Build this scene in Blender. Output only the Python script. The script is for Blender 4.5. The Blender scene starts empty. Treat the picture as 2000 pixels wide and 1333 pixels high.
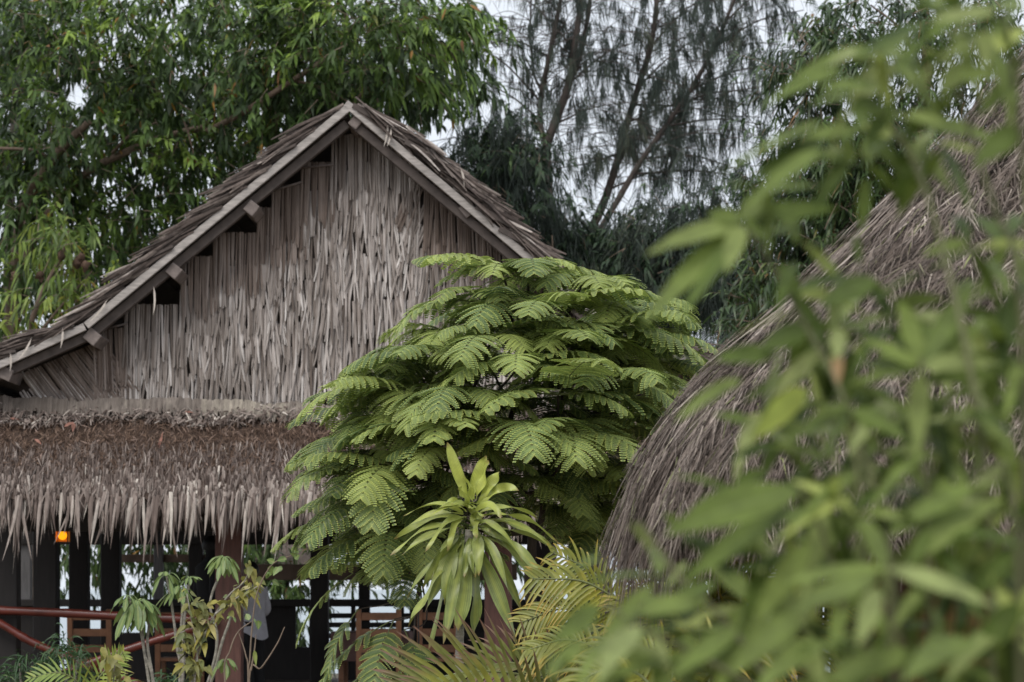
import bpy, math, random
import numpy as np
from math import radians, pi, sin, cos, tan, atan2, sqrt

random.seed(7)
RNG = np.random.default_rng(11)
SC = bpy.context.scene
COL = SC.collection

# ------------------------------------------------------------------ camera model
F = 4722.0            # focal length in photo pixels (85 mm on a 36 mm sensor, 2000 px wide)
CX, HY, ZC = 1000.0, 1150.0, 1.65   # image centre column, horizon row, eye height


def V(x, y, Y):
    """point at photo column x, row y and distance Y"""
    return np.array([(x - CX) / F * Y, Y, ZC + (HY - y) / F * Y])


def VA(a):
    return np.array([V(*p) for p in a])


# ------------------------------------------------------------------ geometry helpers
def norm(a):
    a = np.asarray(a, float)
    n = np.linalg.norm(a, axis=-1, keepdims=True)
    return a / np.maximum(n, 1e-9)


class Geo:
    """collects quads with per point attributes rnd, along, across"""
    def __init__(self):
        self.v, self.q, self.r, self.a, self.c, self.n = [], [], [], [], [], 0

    def add(self, v, q, r=0.5, a=0.5, c=0.0):
        v = np.asarray(v, float).reshape(-1, 3)
        q = np.asarray(q, int).reshape(-1, 4)
        m = len(v)
        self.v.append(v)
        self.q.append(q + self.n)
        for lst, val in ((self.r, r), (self.a, a), (self.c, c)):
            lst.append(np.broadcast_to(np.asarray(val, float), (m,)).copy() if np.ndim(val) == 0 else np.asarray(val, float).reshape(-1))
        self.n += m

    def build(self, name, mat, parent=None, smooth=True, bevel=0.0):
        v = np.concatenate(self.v)
        q = np.concatenate(self.q)
        org = np.array(parent.location) if parent is not None and parent.type == 'EMPTY' else np.zeros(3)
        if parent is not None and parent.type != 'EMPTY' and parent.parent is not None:
            org = np.array(parent.parent.location)
        v = v - org
        me = bpy.data.meshes.new(name)
        me.vertices.add(len(v))
        me.vertices.foreach_set('co', v.astype(np.float32).ravel())
        me.loops.add(len(q) * 4)
        me.loops.foreach_set('vertex_index', q.astype(np.int32).ravel())
        me.polygons.add(len(q))
        me.polygons.foreach_set('loop_start', (np.arange(len(q)) * 4).astype(np.int32))
        me.polygons.foreach_set('use_smooth', np.full(len(q), smooth, bool))
        me.update(calc_edges=True)
        for nm, lst in (('rnd', self.r), ('along', self.a), ('across', self.c)):
            at = me.attributes.new(nm, 'FLOAT', 'POINT')
            at.data.foreach_set('value', np.concatenate(lst).astype(np.float32))
        me.materials.append(mat)
        o = bpy.data.objects.new(name, me)
        COL.objects.link(o)
        if parent is not None:
            o.parent = parent
        if bevel:
            m = o.modifiers.new('bevel', 'BEVEL')
            m.width = bevel
            m.segments = 2
            m.limit_method = 'ANGLE'
        return o


PROF = {
    'lance': lambda t: np.clip(np.sin(pi * np.clip(t, 0, 1) ** 0.75) ** 0.85, 0.05, 1),
    'ovate': lambda t: np.clip(np.sin(pi * np.clip(t, 0, 1) ** 0.62) ** 0.8, 0.05, 1),
    'strip': lambda t: np.where(t > 0.97, 0.55, 1.0),
    'point': lambda t: np.clip(np.where(t < 0.45, 0.75 + 0.55 * t, 1.0 * (1 - ((t - 0.45) / 0.55) ** 1.4)), 0.05, 1),
    'needle': lambda t: np.clip(1 - t ** 2, 0.2, 1),
    'strap': lambda t: np.clip(0.30 + 0.70 * np.sin(pi * np.clip((t - 0.1) / 0.9, 0, 1) ** 0.95) ** 0.8 - 0.30 * np.clip((t - 0.8) / 0.2, 0, 1) ** 1.6, 0.04, 1),
    'spoon': lambda t: np.clip(np.where(t < 0.5, 0.2 + 0.25 * t, 0.325 + 0.675 * np.sin(pi * np.clip((t - 0.5) / 0.5, 0, 1)) ** 0.7) * np.where(t > 0.985, 0.2, 1), 0.08, 1),
    'palm': lambda t: np.clip(np.where(t < 0.15, 0.4 + 4 * t, 1 - ((t - 0.15) / 0.85) ** 2.2), 0.05, 1),
}


def blades(G, base, dirs, hint, L, W, seg=4, droop=0.0, sick=0.0, fold=0.0, prof='lance', rnd=None, wav=0.0, wavn=3.0, grav=(0, 0, -1), twist=0.0):
    """leaf or strip blades: base (N,3), dirs (N,3), hint = facing; droop bends to gravity, sick sideways"""
    base = np.asarray(base, float).reshape(-1, 3)
    N = len(base)
    if N == 0:
        return
    dirs = norm(np.broadcast_to(dirs, (N, 3)))
    hint = norm(np.broadcast_to(hint, (N, 3)) + 1e-4)
    side = norm(np.cross(dirs, hint))
    nrm = np.cross(side, dirs)
    bc = lambda x: np.broadcast_to(np.asarray(x, float), (N,))[:, None, None]
    L_, W_, dr, sk = bc(L), bc(W), bc(droop), bc(sick)
    t = np.linspace(0, 1, seg + 1)[None, :, None]
    g = np.asarray(grav, float)[None, None, :]
    d, s, n = dirs[:, None, :], side[:, None, :], nrm[:, None, :]
    corr = 1.0 / np.sqrt(1 + 0.6 * np.abs(dr) ** 2)
    c = base[:, None, :] + L_ * corr * (d * t + g * dr * t ** 2 + s * sk * t ** 2)
    tang = norm(d + 2 * g * dr * t + 2 * s * sk * t)
    s2 = norm(s - tang * np.sum(s * tang, -1, keepdims=True))
    n2 = np.cross(s2, tang)
    if np.any(np.asarray(twist) != 0):
        ang = bc(twist) * t
        s2, n2 = s2 * np.cos(ang) + n2 * np.sin(ang), n2 * np.cos(ang) - s2 * np.sin(ang)
    p = PROF[prof](t)
    if rnd is None:
        rnd = RNG.random(N)
    rnd = np.broadcast_to(rnd, (N,))
    ph = RNG.random((N, 1, 1)) * 6.28
    wv = wav * W_ * np.sin(t * wavn * 6.28 + ph)
    wv2 = wav * W_ * np.sin(t * wavn * 6.28 + ph + 2.0)
    cols = [c - s2 * W_ * 0.5 * p + n2 * wv * (p > .06)]
    acr = [-1.0]
    if fold != 0:
        cols.append(c + n2 * (-fold) * W_ * p)
        acr.append(0.0)
    cols.append(c + s2 * W_ * 0.5 * p + n2 * wv2 * (p > .06))
    acr.append(1.0)
    K = len(cols)
    v = np.stack(cols, 2)                       # N, seg+1, K, 3
    idx = np.arange(N * (seg + 1) * K).reshape(N, seg + 1, K)
    q = np.stack([idx[:, :-1, :-1], idx[:, :-1, 1:], idx[:, 1:, 1:], idx[:, 1:, :-1]], -1)
    r = np.broadcast_to(rnd[:, None, None], (N, seg + 1, K))
    a = np.broadcast_to(t, (N, seg + 1, K))
    ac = np.broadcast_to(np.array(acr)[None, None, :], (N, seg + 1, K))
    G.add(v, q, r.ravel(), a.ravel(), ac.ravel())


def smooth_path(pts, n=6):
    P = np.asarray(pts, float)
    if len(P) < 3:
        return np.array([P[0] + (P[-1] - P[0]) * t for t in np.linspace(0, 1, n)])
    out = []
    Q = np.vstack([2 * P[0] - P[1], P, 2 * P[-1] - P[-2]])
    for i in range(1, len(Q) - 2):
        for t in np.linspace(0, 1, n, endpoint=False):
            out.append(0.5 * ((2 * Q[i]) + (-Q[i - 1] + Q[i + 1]) * t + (2 * Q[i - 1] - 5 * Q[i] + 4 * Q[i + 1] - Q[i + 2]) * t ** 2 + (-Q[i - 1] + 3 * Q[i] - 3 * Q[i + 1] + Q[i + 2]) * t ** 3))
    out.append(P[-1])
    return np.array(out)


def tube(G, pts, r0, r1=None, sides=8, rnd=0.5, rough=0.0, radii=None):
    P = np.asarray(pts, float)
    n = len(P)
    r1 = r0 if r1 is None else r1
    R = np.linspace(r0, r1, n) if radii is None else np.asarray(radii, float)
    T = norm(np.gradient(P, axis=0))
    ref = np.array([0.31, 0.17, 0.93]) if abs(T[0][2]) < 0.8 else np.array([0.93, 0.3, 0.1])
    S = norm(np.cross(T, ref))
    B = np.cross(S, T)
    an = np.linspace(0, 2 * pi, sides, endpoint=False)
    rr = R[:, None] * (1 + rough * RNG.normal(size=(n, sides)))
    v = P[:, None, :] + rr[..., None] * (S[:, None, :] * np.cos(an)[None, :, None] + B[:, None, :] * np.sin(an)[None, :, None])
    idx = np.arange(n * sides).reshape(n, sides)
    nx = np.roll(idx, -1, 1)
    q = np.stack([idx[:-1], nx[:-1], nx[1:], idx[1:]], -1).reshape(-1, 4)
    a = np.repeat(np.linspace(0, 1, n), sides)
    G.add(v, q, rnd, a, 0.0)
    # end caps (fan of quads)
    for k in (0, n - 1):
        cap = v[k]
        h = sides // 2
        qs = []
        for i in range(h - 1):
            qs.append([i, i + 1, sides - 2 - i, sides - 1 - i])
        if qs:
            G.add(cap, qs, rnd, float(k > 0), 0.0)


def box(G, lo, hi, rnd=0.5):
    lo, hi = np.minimum(lo, hi), np.maximum(lo, hi)
    v = [[x, y, z] for z in (lo[2], hi[2]) for y in (lo[1], hi[1]) for x in (lo[0], hi[0])]
    q = [[0, 2, 3, 1], [4, 5, 7, 6], [0, 1, 5, 4], [1, 3, 7, 5], [3, 2, 6, 7], [2, 0, 4, 6]]
    G.add(v, q, rnd, 0.5, 0.0)


def bar(G, p0, p1, w, h, up=(0, 0, 1), rnd=0.5):
    """box along p0-p1, width w (across), height h (along up)"""
    p0, p1 = np.asarray(p0, float), np.asarray(p1, float)
    d = norm(p1 - p0)
    s = norm(np.cross(d, np.asarray(up, float)))
    u = np.cross(s, d)
    v = [p + s * sx * w / 2 + u * sz * h / 2 for p in (p0, p1) for sz in (-1, 1) for sx in (-1, 1)]
    q = [[0, 1, 3, 2], [4, 6, 7, 5], [0, 4, 5, 1], [2, 3, 7, 6], [0, 2, 6, 4], [1, 5, 7, 3]]
    G.add(v, q, rnd, 0.5, 0.0)


def prism(G, poly, y0, y1, rnd=0.5):
    """convex 4-point polygon (x,z) extruded along y"""
    v = [[x, y, z] for y in (y0, y1) for (x, z) in poly]
    G.add(v, [[0, 1, 2, 3], [7, 6, 5, 4], [0, 4, 5, 1], [1, 5, 6, 2], [2, 6, 7, 3], [3, 7, 4, 0]], rnd, 0.5, 0.0)


def lathe(G, prof, c, sides=20, rnd=0.5, squash=(1, 1)):
    P = np.asarray(prof, float)
    an = np.linspace(0, 2 * pi, sides, endpoint=False)
    v = np.stack([c[0] + P[:, 0:1] * np.cos(an) * squash[0], c[1] + P[:, 0:1] * np.sin(an) * squash[1], c[2] + np.repeat(P[:, 1:2], sides, 1)], -1)
    idx = np.arange(len(P) * sides).reshape(len(P), sides)
    nx = np.roll(idx, -1, 1)
    q = np.stack([idx[:-1], nx[:-1], nx[1:], idx[1:]], -1).reshape(-1, 4)
    G.add(v, q, rnd, np.repeat(np.linspace(0, 1, len(P)), sides), 0.0)


# ------------------------------------------------------------------ object helpers
def tag(o, label=None, cat=None, group=None, kind=None):
    for k, val in (('label', label), ('category', cat), ('group', group), ('kind', kind)):
        if val:
            o[k] = val
    return o


def thing(name, label, cat, loc, group=None):
    o = bpy.data.objects.new(name, None)
    COL.objects.link(o)
    o.location = [float(x) for x in loc]
    o.empty_display_size = 0.2
    return tag(o, label, cat, group)


# ------------------------------------------------------------------ materials
def nodes_of(name):
    m = bpy.data.materials.new(name)
    m.use_nodes = True
    nt = m.node_tree
    return m, nt, nt.nodes['Principled BSDF'], nt.nodes['Material Output']


def ramp(nt, fac, stops, interp='LINEAR'):
    r = nt.nodes.new('ShaderNodeValToRGB')
    e = r.color_ramp.elements
    r.color_ramp.interpolation = interp
    while len(e) < len(stops):
        e.new(0.5)
    for i, (p, c) in enumerate(stops):
        e[i].position = p
        e[i].color = (*c, 1)
    nt.links.new(fac, r.inputs[0])
    return r.outputs[0]


def attr(nt, nm):
    a = nt.nodes.new('ShaderNodeAttribute')
    a.attribute_name = nm
    return a.outputs['Fac']


def mixc(nt, fac, a, b, mode='MIX'):
    m = nt.nodes.new('ShaderNodeMix')
    m.data_type = 'RGBA'
    m.blend_type = mode
    for sock, val in ((m.inputs[0], fac), (m.inputs[6], a), (m.inputs[7], b)):
        if isinstance(val, (int, float)):
            sock.default_value = val
        elif isinstance(val, tuple):
            sock.default_value = (*val, 1)
        else:
            nt.links.new(val, sock)
    return m.outputs[2]


def noise(nt, scale=5.0, detail=4.0, vec=(1, 1, 1), rough=0.6):
    tc = nt.nodes.new('ShaderNodeTexCoord')
    mp = nt.nodes.new('ShaderNodeMapping')
    mp.inputs['Scale'].default_value = vec
    nt.links.new(tc.outputs['Object'], mp.inputs[0])
    n = nt.nodes.new('ShaderNodeTexNoise')
    n.inputs['Scale'].default_value = scale
    n.inputs['Detail'].default_value = detail
    n.inputs['Roughness'].default_value = rough
    nt.links.new(mp.outputs[0], n.inputs['Vector'])
    return n.outputs['Fac']


def leaf_mat(name, stops, trans=0.3, veins=0, rough=0.45, tip=None, tip_at=(0.75, 1.0), mid=None, edge=None, nscale=9.0, spec=0.4, nvar=0.35):
    m, nt, bs, out = nodes_of(name)
    c = ramp(nt, attr(nt, 'rnd'), stops)
    nz = ramp(nt, noise(nt, nscale, 3), [(0.3, (1 - nvar,) * 3), (0.75, (1 + nvar * .6,) * 3)])
    c = mixc(nt, 1.0, c, nz, 'MULTIPLY')
    if veins:
        sn = nt.nodes.new('ShaderNodeMath'); sn.operation = 'MULTIPLY'; sn.inputs[1].default_value = veins
        nt.links.new(attr(nt, 'across'), sn.inputs[0])
        s2 = nt.nodes.new('ShaderNodeMath'); s2.operation = 'SINE'
        nt.links.new(sn.outputs[0], s2.inputs[0])
        c = mixc(nt, 1.0, c, ramp(nt, s2.outputs[0], [(0.0, (.8, .82, .8)), (.6, (1.08, 1.08, 1.05))]), 'MULTIPLY')
    if mid:
        ab = nt.nodes.new('ShaderNodeMath'); ab.operation = 'ABSOLUTE'
        nt.links.new(attr(nt, 'across'), ab.inputs[0])
        f = ramp(nt, ab.outputs[0], [(0.0, (mid[2],) * 3), (mid[1], (0, 0, 0))])
        c = mixc(nt, f, c, mid[0])
    if edge:
        ab = nt.nodes.new('ShaderNodeMath'); ab.operation = 'ABSOLUTE'
        nt.links.new(attr(nt, 'across'), ab.inputs[0])
        f = ramp(nt, ab.outputs[0], [(edge[1], (0, 0, 0)), (1.0, (edge[2],) * 3)])
        c = mixc(nt, f, c, edge[0])
    if tip:
        f = ramp(nt, attr(nt, 'along'), [(tip_at[0], (0, 0, 0)), (tip_at[1], (1, 1, 1))])
        c = mixc(nt, f, c, tip)
    nt.links.new(c, bs.inputs['Base Color'])
    bs.inputs['Roughness'].default_value = rough
    bs.inputs['Specular IOR Level'].default_value = spec
    if trans > 0:
        tr = nt.nodes.new('ShaderNodeBsdfTranslucent')
        tcol = mixc(nt, 0.5, c, (0.35, 0.5, 0.08), 'MULTIPLY')
        tcol = mixc(nt, 0.6, c, tcol)
        nt.links.new(tcol, tr.inputs['Color'])
        ms = nt.nodes.new('ShaderNodeMixShader')
        ms.inputs[0].default_value = trans
        nt.links.new(bs.outputs[0], ms.inputs[1])
        nt.links.new(tr.outputs[0], ms.inputs[2])
        nt.links.new(ms.outputs[0], out.inputs['Surface'])
    return m


def fibre_mat(name, stops, rough=0.85, nscale=30.0, vec=(1, 1, 0.15), nvar=0.3, patch=None):
    m, nt, bs, out = nodes_of(name)
    c = ramp(nt, attr(nt, 'rnd'), stops)
    nz = ramp(nt, noise(nt, nscale, 5, vec), [(0.3, (1 - nvar,) * 3), (0.7, (1 + nvar * .6,) * 3)])
    c = mixc(nt, 1.0, c, nz, 'MULTIPLY')
    if patch:
        f = ramp(nt, noise(nt, patch[1], 3, (1, 1, 1)), [(0.48, (0, 0, 0)), (0.62, (patch[2],) * 3)])
        c = mixc(nt, f, c, patch[0])
    nt.links.new(c, bs.inputs['Base Color'])
    bs.inputs['Roughness'].default_value = rough
    bs.inputs['Specular IOR Level'].default_value = 0.25
    bp = nt.nodes.new('ShaderNodeBump')
    bp.inputs['Strength'].default_value = 0.4
    bp.inputs['Distance'].default_value = 0.01
    nt.links.new(noise(nt, nscale * 2, 4, vec), bp.inputs['Height'])
    nt.links.new(bp.outputs[0], bs.inputs['Normal'])
    return m


def flat_mat(name, col, rough=0.6, nscale=12.0, nvar=0.3, vec=(1, 1, 1), spec=0.4, bump=0.15):
    m, nt, bs, out = nodes_of(name)
    nz = ramp(nt, noise(nt, nscale, 5, vec), [(0.3, tuple(x * (1 - nvar) for x in col)), (0.7, tuple(min(1, x * (1 + nvar)) for x in col))])
    nt.links.new(nz, bs.inputs['Base Color'])
    bs.inputs['Roughness'].default_value = rough
    bs.inputs['Specular IOR Level'].default_value = spec
    if bump:
        bp = nt.nodes.new('ShaderNodeBump')
        bp.inputs['Strength'].default_value = bump
        bp.inputs['Distance'].default_value = 0.01
        nt.links.new(noise(nt, nscale * 3, 4, vec), bp.inputs['Height'])
        nt.links.new(bp.outputs[0], bs.inputs['Normal'])
    return m


M = {}
M['gable'] = fibre_mat('palm_strip_grey', [(0, (.12, .095, .08)), (.35, (.27, .23, .205)), (.7, (.42, .37, .34)), (1, (.66, .61, .575))], nscale=22, nvar=.38, patch=((.17, .14, .12), 1.1, .5))
M['gable_brown'] = fibre_mat('palm_strip_brown', [(0, (.10, .072, .058)), (.5, (.20, .155, .13)), (1, (.32, .265, .235))], nscale=18, nvar=.35)
M['dark_wall'] = flat_mat('dark_backing', (.07, .055, .048), .9)
M['roof'] = fibre_mat('thatch_roof', [(0, (.045, .034, .029)), (.4, (.115, .089, .077)), (.75, (.21, .172, .15)), (1, (.44, .385, .345))], nscale=26, vec=(1, 1, 1), nvar=.4)
M['skirt'] = fibre_mat('thatch_fringe', [(0, (.07, .05, .042)), (.35, (.165, .127, .11)), (.7, (.325, .27, .238)), (1, (.60, .54, .475))], nscale=30, nvar=.35)
M['mat_ledge'] = fibre_mat('woven_ledge', [(0, (.11, .088, .075)), (.6, (.21, .178, .155)), (1, (.37, .325, .265))], nscale=25, nvar=.45, patch=((.12, .10, .085), 2.0, .6))
M['moss'] = fibre_mat('brown_litter', [(0, (.05, .03, .022)), (.5, (.115, .072, .05)), (.85, (.2, .135, .1)), (.965, (.28, .2, .165)), (1, (.30, .15, .115))], nscale=20, vec=(1, 1, 1), nvar=.4)
M['moss_base'] = flat_mat('brown_litter_base', (.07, .047, .036), .95, 30, .5, bump=.6)
M['board'] = flat_mat('grey_weathered_board', (.37, .335, .31), .8, 8, .3, (1, 1, 6))
M['rafter'] = flat_mat('dark_rafter', (.085, .068, .06), .85, 8, .3)
M['purlin'] = flat_mat('purlin_wood', (.2, .165, .15), .85, 9, .35)
M['post_red'] = flat_mat('red_brown_post', (.115, .052, .04), .6, 6, .3, (4, 4, .6))
M['post_dark'] = flat_mat('dark_post', (.014, .011, .010), .65, 6, .3, (4, 4, .6))
M['post_grey'] = flat_mat('grey_post', (.12, .115, .115), .6, 6, .3, (4, 4, .6))
M['beam'] = flat_mat('brown_beam', (.16, .11, .08), .7, 6, .3)
M['bamboo'] = flat_mat('red_bamboo', (.115, .024, .016), .3, 7, .45, (.6, 4, 4), spec=.6)
M['chair'] = flat_mat('chair_wood', (.28, .13, .065), .5, 7, .3)
M['cloth'] = flat_mat('brown_cloth', (.17, .10, .088), .9, 10, .2)
M['deck'] = flat_mat('deck_boards', (.09, .06, .045), .7, 4, .3)
M['shirt'] = flat_mat('grey_shirt', (.45, .45, .49), .9, 15, .12)
M['black_cloth'] = flat_mat('black_cloth', (.013, .013, .014), .9, 15, .2)
M['hair'] = flat_mat('black_hair', (.008, .007, .007), .5, 40, .3)
M['skin'] = flat_mat('skin', (.26, .15, .10), .55, 12, .1)
M['bark'] = flat_mat('bark_brown', (.16, .115, .085), .9, 9, .45, (3, 3, .8), bump=.6)
M['bark_dark'] = flat_mat('bark_dark', (.075, .06, .052), .9, 9, .4, (3, 3, .8), bump=.5)
M['bark_grey'] = flat_mat('bark_grey', (.27, .25, .21), .9, 14, .4, (1, 1, 3), bump=.5)
M['twig'] = flat_mat('twig_brown', (.2, .15, .11), .8, 9, .3)
M['tan_wall'] = flat_mat('ochre_wall', (.30, .18, .075), .9, 6, .3, (6, 6, 1.0))
M['fg_stem'] = flat_mat('green_stem', (.11, .115, .045), .6, 9, .3)
M['ground'] = flat_mat('sandy_soil', (.16, .13, .09), .95, 3, .4)
M['lamp_frame'] = flat_mat('lamp_frame', (.05, .03, .02), .6)


def emit_mat(name, col, s):
    m, nt, bs, out = nodes_of(name)
    bs.inputs['Base Color'].default_value = (*col, 1)
    bs.inputs['Emission Color'].default_value = (*col, 1)
    bs.inputs['Emission Strength'].default_value = s
    return m


M['lamp'] = emit_mat('lamp_glow', (1.0, .42, .01), .85)
M['shade'] = emit_mat('lamp_shade_paper', (.55, .16, .01), .22)

m, nt, bs, out = nodes_of('sea_water')
bs.inputs['Base Color'].default_value = (.22, .28, .31, 1)
bs.inputs['Roughness'].default_value = .25
bp = nt.nodes.new('ShaderNodeBump')
bp.inputs['Strength'].default_value = .25
nt.links.new(noise(nt, .8, 4, (1, 2.5, 1)), bp.inputs['Height'])
nt.links.new(bp.outputs[0], bs.inputs['Normal'])
M['sea'] = m

M['phyllode'] = leaf_mat('broad_green_leaf', [(0, (.03, .055, .018)), (.4, (.08, .14, .036)), (.72, (.175, .28, .056)), (.95, (.33, .47, .08)), (.972, (.19, .27, .06)), (.975, (.42, .22, .03)), (1, (.22, .11, .05))], trans=.3, rough=.5)
M['yellowgreen'] = leaf_mat('yellow_green_leaf', [(0, (.07, .12, .03)), (.5, (.17, .25, .05)), (.9, (.36, .43, .08)), (.96, (.5, .38, .04)), (1, (.28, .13, .05))], trans=.35, rough=.45)
M['needle'] = leaf_mat('grey_green_needle', [(0, (.04, .053, .045)), (.6, (.07, .09, .075)), (1, (.115, .125, .085))], trans=.15, rough=.7, spec=.2)
M['sickle'] = leaf_mat('sickle_leaf', [(0, (.028, .052, .02)), (.6, (.062, .11, .035)), (.93, (.13, .20, .05)), (.97, (.2, .12, .05)), (1, (.28, .15, .06))], trans=.25, rough=.4, spec=.5)
M['bush_dark'] = leaf_mat('dark_bush_leaf', [(0, (.018, .04, .02)), (.7, (.04, .075, .032)), (1, (.1, .17, .05))], trans=.2, rough=.6)
M['feather'] = leaf_mat('feathery_leaflet', [(0, (.055, .095, .042)), (.5, (.17, .25, .088)), (1, (.40, .48, .14))], trans=.3, rough=.5, tip=(.62, .66, .18), tip_at=(.58, 1.1), nscale=4, nvar=.25)
M['rachis'] = flat_mat('leaf_rachis', (.16, .18, .07), .6, 9, .3)
M['dracaena'] = leaf_mat('dracaena_leaf', [(0, (.12, .17, .065)), (.5, (.31, .36, .10)), (1, (.62, .66, .14))], trans=.25, rough=.38, veins=26, mid=((.42, .46, .10), .5, .55), edge=((.26, .33, .09), .7, .55), tip=(.24, .15, .06), tip_at=(.90, 1.04), nscale=16, nvar=.32, spec=.5)
M['palm_green'] = leaf_mat('palm_leaflet', [(0, (.10, .125, .035)), (.5, (.27, .29, .055)), (.9, (.52, .47, .08)), (1, (.58, .44, .08))], trans=.3, rough=.4, tip=(.55, .34, .06), tip_at=(.6, 1.0), nscale=6, spec=.5)
M['palm_dry'] = leaf_mat('palm_leaflet_dry', [(0, (.14, .17, .05)), (.6, (.26, .28, .07)), (1, (.46, .43, .05))], trans=.25, rough=.5, tip=(.24, .14, .10), tip_at=(.40, .85), nscale=8, nvar=.4)
M['palm_yellow'] = leaf_mat('palm_leaflet_yellow', [(0, (.15, .23, .06)), (.6, (.28, .37, .09)), (1, (.50, .48, .10))], trans=.3, rough=.4, tip=(.3, .2, .08), tip_at=(.8, 1.1), nscale=6)
M['spoon'] = leaf_mat('spoon_leaf', [(0, (.11, .18, .065)), (.6, (.22, .31, .10)), (1, (.30, .36, .10))], trans=.3, rough=.4, mid=((.36, .40, .13), .4, .6), nscale=14)
M['breynia'] = leaf_mat('yellowing_leaf', [(0, (.17, .20, .07)), (.5, (.27, .26, .085)), (.85, (.42, .37, .08)), (1, (.48, .42, .2))], trans=.35, rough=.45, nscale=14)
M['grassy'] = leaf_mat('dark_grassy_leaf', [(0, (.025, .06, .022)), (.6, (.05, .11, .035)), (1, (.13, .21, .06))], trans=.25, rough=.4)
M['fg'] = leaf_mat('foreground_leaf', [(0, (.05, .082, .016)), (.4, (.12, .175, .032)), (.7, (.225, .29, .07)), (.9, (.42, .47, .20)), (.985, (.50, .58, .08)), (1, (.42, .26, .13))], trans=.34, rough=.6, mid=((.27, .34, .13), .12, .45), nscale=26, nvar=.4, spec=.3)
M['grass_thatch'] = fibre_mat('grass_thatch', [(0, (.06, .045, .038)), (.35, (.155, .122, .103)), (.68, (.285, .235, .20)), (.88, (.50, .43, .37)), (.9, (.18, .2, .085)), (.96, (.25, .26, .12)), (1, (.58, .5, .44))], nscale=18, vec=(1, 1, .4), nvar=.4, patch=((.10, .078, .062), 2.6, .55))
M['grass_base'] = flat_mat('grass_thatch_base', (.15, .12, .10), .95, 12, .5, (4, 4, 1), bump=.8)

# ------------------------------------------------------------------ setting
G = Geo()
G.add([[-90, -12, 0], [90, -12, 0], [90, 47, 0], [-90, 47, 0]], [[0, 1, 2, 3]])
G.add([[-90, 47, 0], [90, 47, 0], [90, 56, -.9], [-90, 56, -.9]], [[0, 1, 2, 3]])
tag(G.build('ground', M['ground']), kind='structure')
G = Geo()
G.add([[-4000, 50, -.5], [4000, 50, -.5], [4000, 6000, -.5], [-4000, 6000, -.5]], [[0, 1, 2, 3]])
tag(G.build('sea', M['sea']), kind='structure')

# ------------------------------------------------------------------ main hall
YW, YB = 26.0, 25.45          # gable wall plane, barge board plane
FL = 0.4                      # floor height
hall = thing('thatched_hall', 'large open-sided hall with grey thatched gable roof and fringed thatch skirt', 'building', (V(680, 1150, 26)[0], 26.0, 0))

# gable wall: stepped panels of hanging palm strips
panels = [(a_, b_, t_ + (9 if t_ < 790 and t_ != 263 else 0), br_, sl_) for (a_, b_, t_, br_, sl_) in [  # x0, x1, top row, brownness, slant
    (-70, 45, 800, .9, 0), (38, 200, 655, .5, .75), (182, 248, 632, .8, .05), (243, 362, 586, .45, 0), (352, 424, 492, .5, 0), (416, 512, 446, .5, 0),
    (503, 540, 397, .6, 0), (532, 596, 353, .75, 0), (589, 656, 308, .6, 0), (648, 820, 263, .4, 0), (806, 838, 330, .5, -.1), (828, 884, 358, .8, 0),
    (878, 904, 405, .7, 0), (898, 958, 428, .5, .03), (953, 996, 462, .9, 0), (990, 1050, 508, .7, 0), (1044, 1110, 555, .6, 0), (1104, 1190, 610, .6, 0),
    (1184, 1290, 655, .6, 0), (1284, 1400, 720, .6, 0)]]
GW, GD = Geo(), Geo()
for (x0, x1, yt, brown, slant) in panels:
    GB = Geo()
    a, b = V(x0, min(yt + 6, 792), YW + .045), V(x1, 812, YW + .045)
    box(GD, [a[0], YW + .05, b[2]], [b[0], YW + .09, a[2]])
    k = 0
    yc = yt
    while yc < 792:
        n = max(2, int((x1 - x0) / 4.3))
        xs = x0 + (np.arange(n) + .5) * (x1 - x0) / n + RNG.normal(0, 1.0, n)
        top = k == 0
        deep = min(1.0, k / 3.5)
        ln = (118 if top else 92) + RNG.normal(0, 3 + 15 * deep, n)
        if top:
            ln += 10 * np.sin(xs * .13)
        ln = np.minimum(ln, (805 - yc) / max(.6, 1 - abs(slant) * .3))
        yy = yc + (RNG.normal(0, 5, n) if not top else RNG.normal(0, .8, n))
        if slant and top:
            yy = yc + np.clip((200 - xs) * .42, 0, 90) if slant > .5 else yy
        base = np.array([V(x, y, YW - .004) for x, y in zip(xs, yy)])
        ang = RNG.normal(0, .012 + .055 * deep, n) + slant
        # slow waves of leaning strips
        ang += .05 * np.sin(xs * .021 + k * 1.7) * (.2 + deep)
        if 740 < (x0 + x1) / 2 < 830 and k < 3:
            ang -= np.clip((xs - 730) / 90, 0, 1) * .30
        d = np.stack([ang, np.full(n, -.085) - RNG.random(n) * .05 * deep, np.full(n, -1.0)], 1)
        hint = np.stack([RNG.normal(0, .12 + .2 * deep, n), np.full(n, -1.), RNG.normal(0, .05, n)], 1)
        isb = top or (k < 2 and brown > .7)
        tgt = GB if (isb and brown > .45) else GW
        r = np.clip(RNG.normal(.40 + .22 * min(1, k / 4) if tgt is GW else .5 - .2 * (brown - .5), .25, n), 0, 1)
        W = (x1 - x0) / n / 181.6 * RNG.uniform(.8, 1.25, n)
        blades(tgt, base, d, hint, np.maximum(ln, 14) / 181.6, W, seg=5, fold=-.5, prof='strip', rnd=r, sick=RNG.normal(0, .02 + .03 * deep, n), twist=RNG.normal(0, .25 * deep, n))
        k += 1
        yc += RNG.uniform(36, 48) if k > 1 else 62
    if GB.v:
        GB.build('gable_panel', M['gable_brown'], hall)
GW.build('gable_wall', M['gable'], hall)
GD.build('wall_backing', M['dark_wall'], hall)
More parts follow.
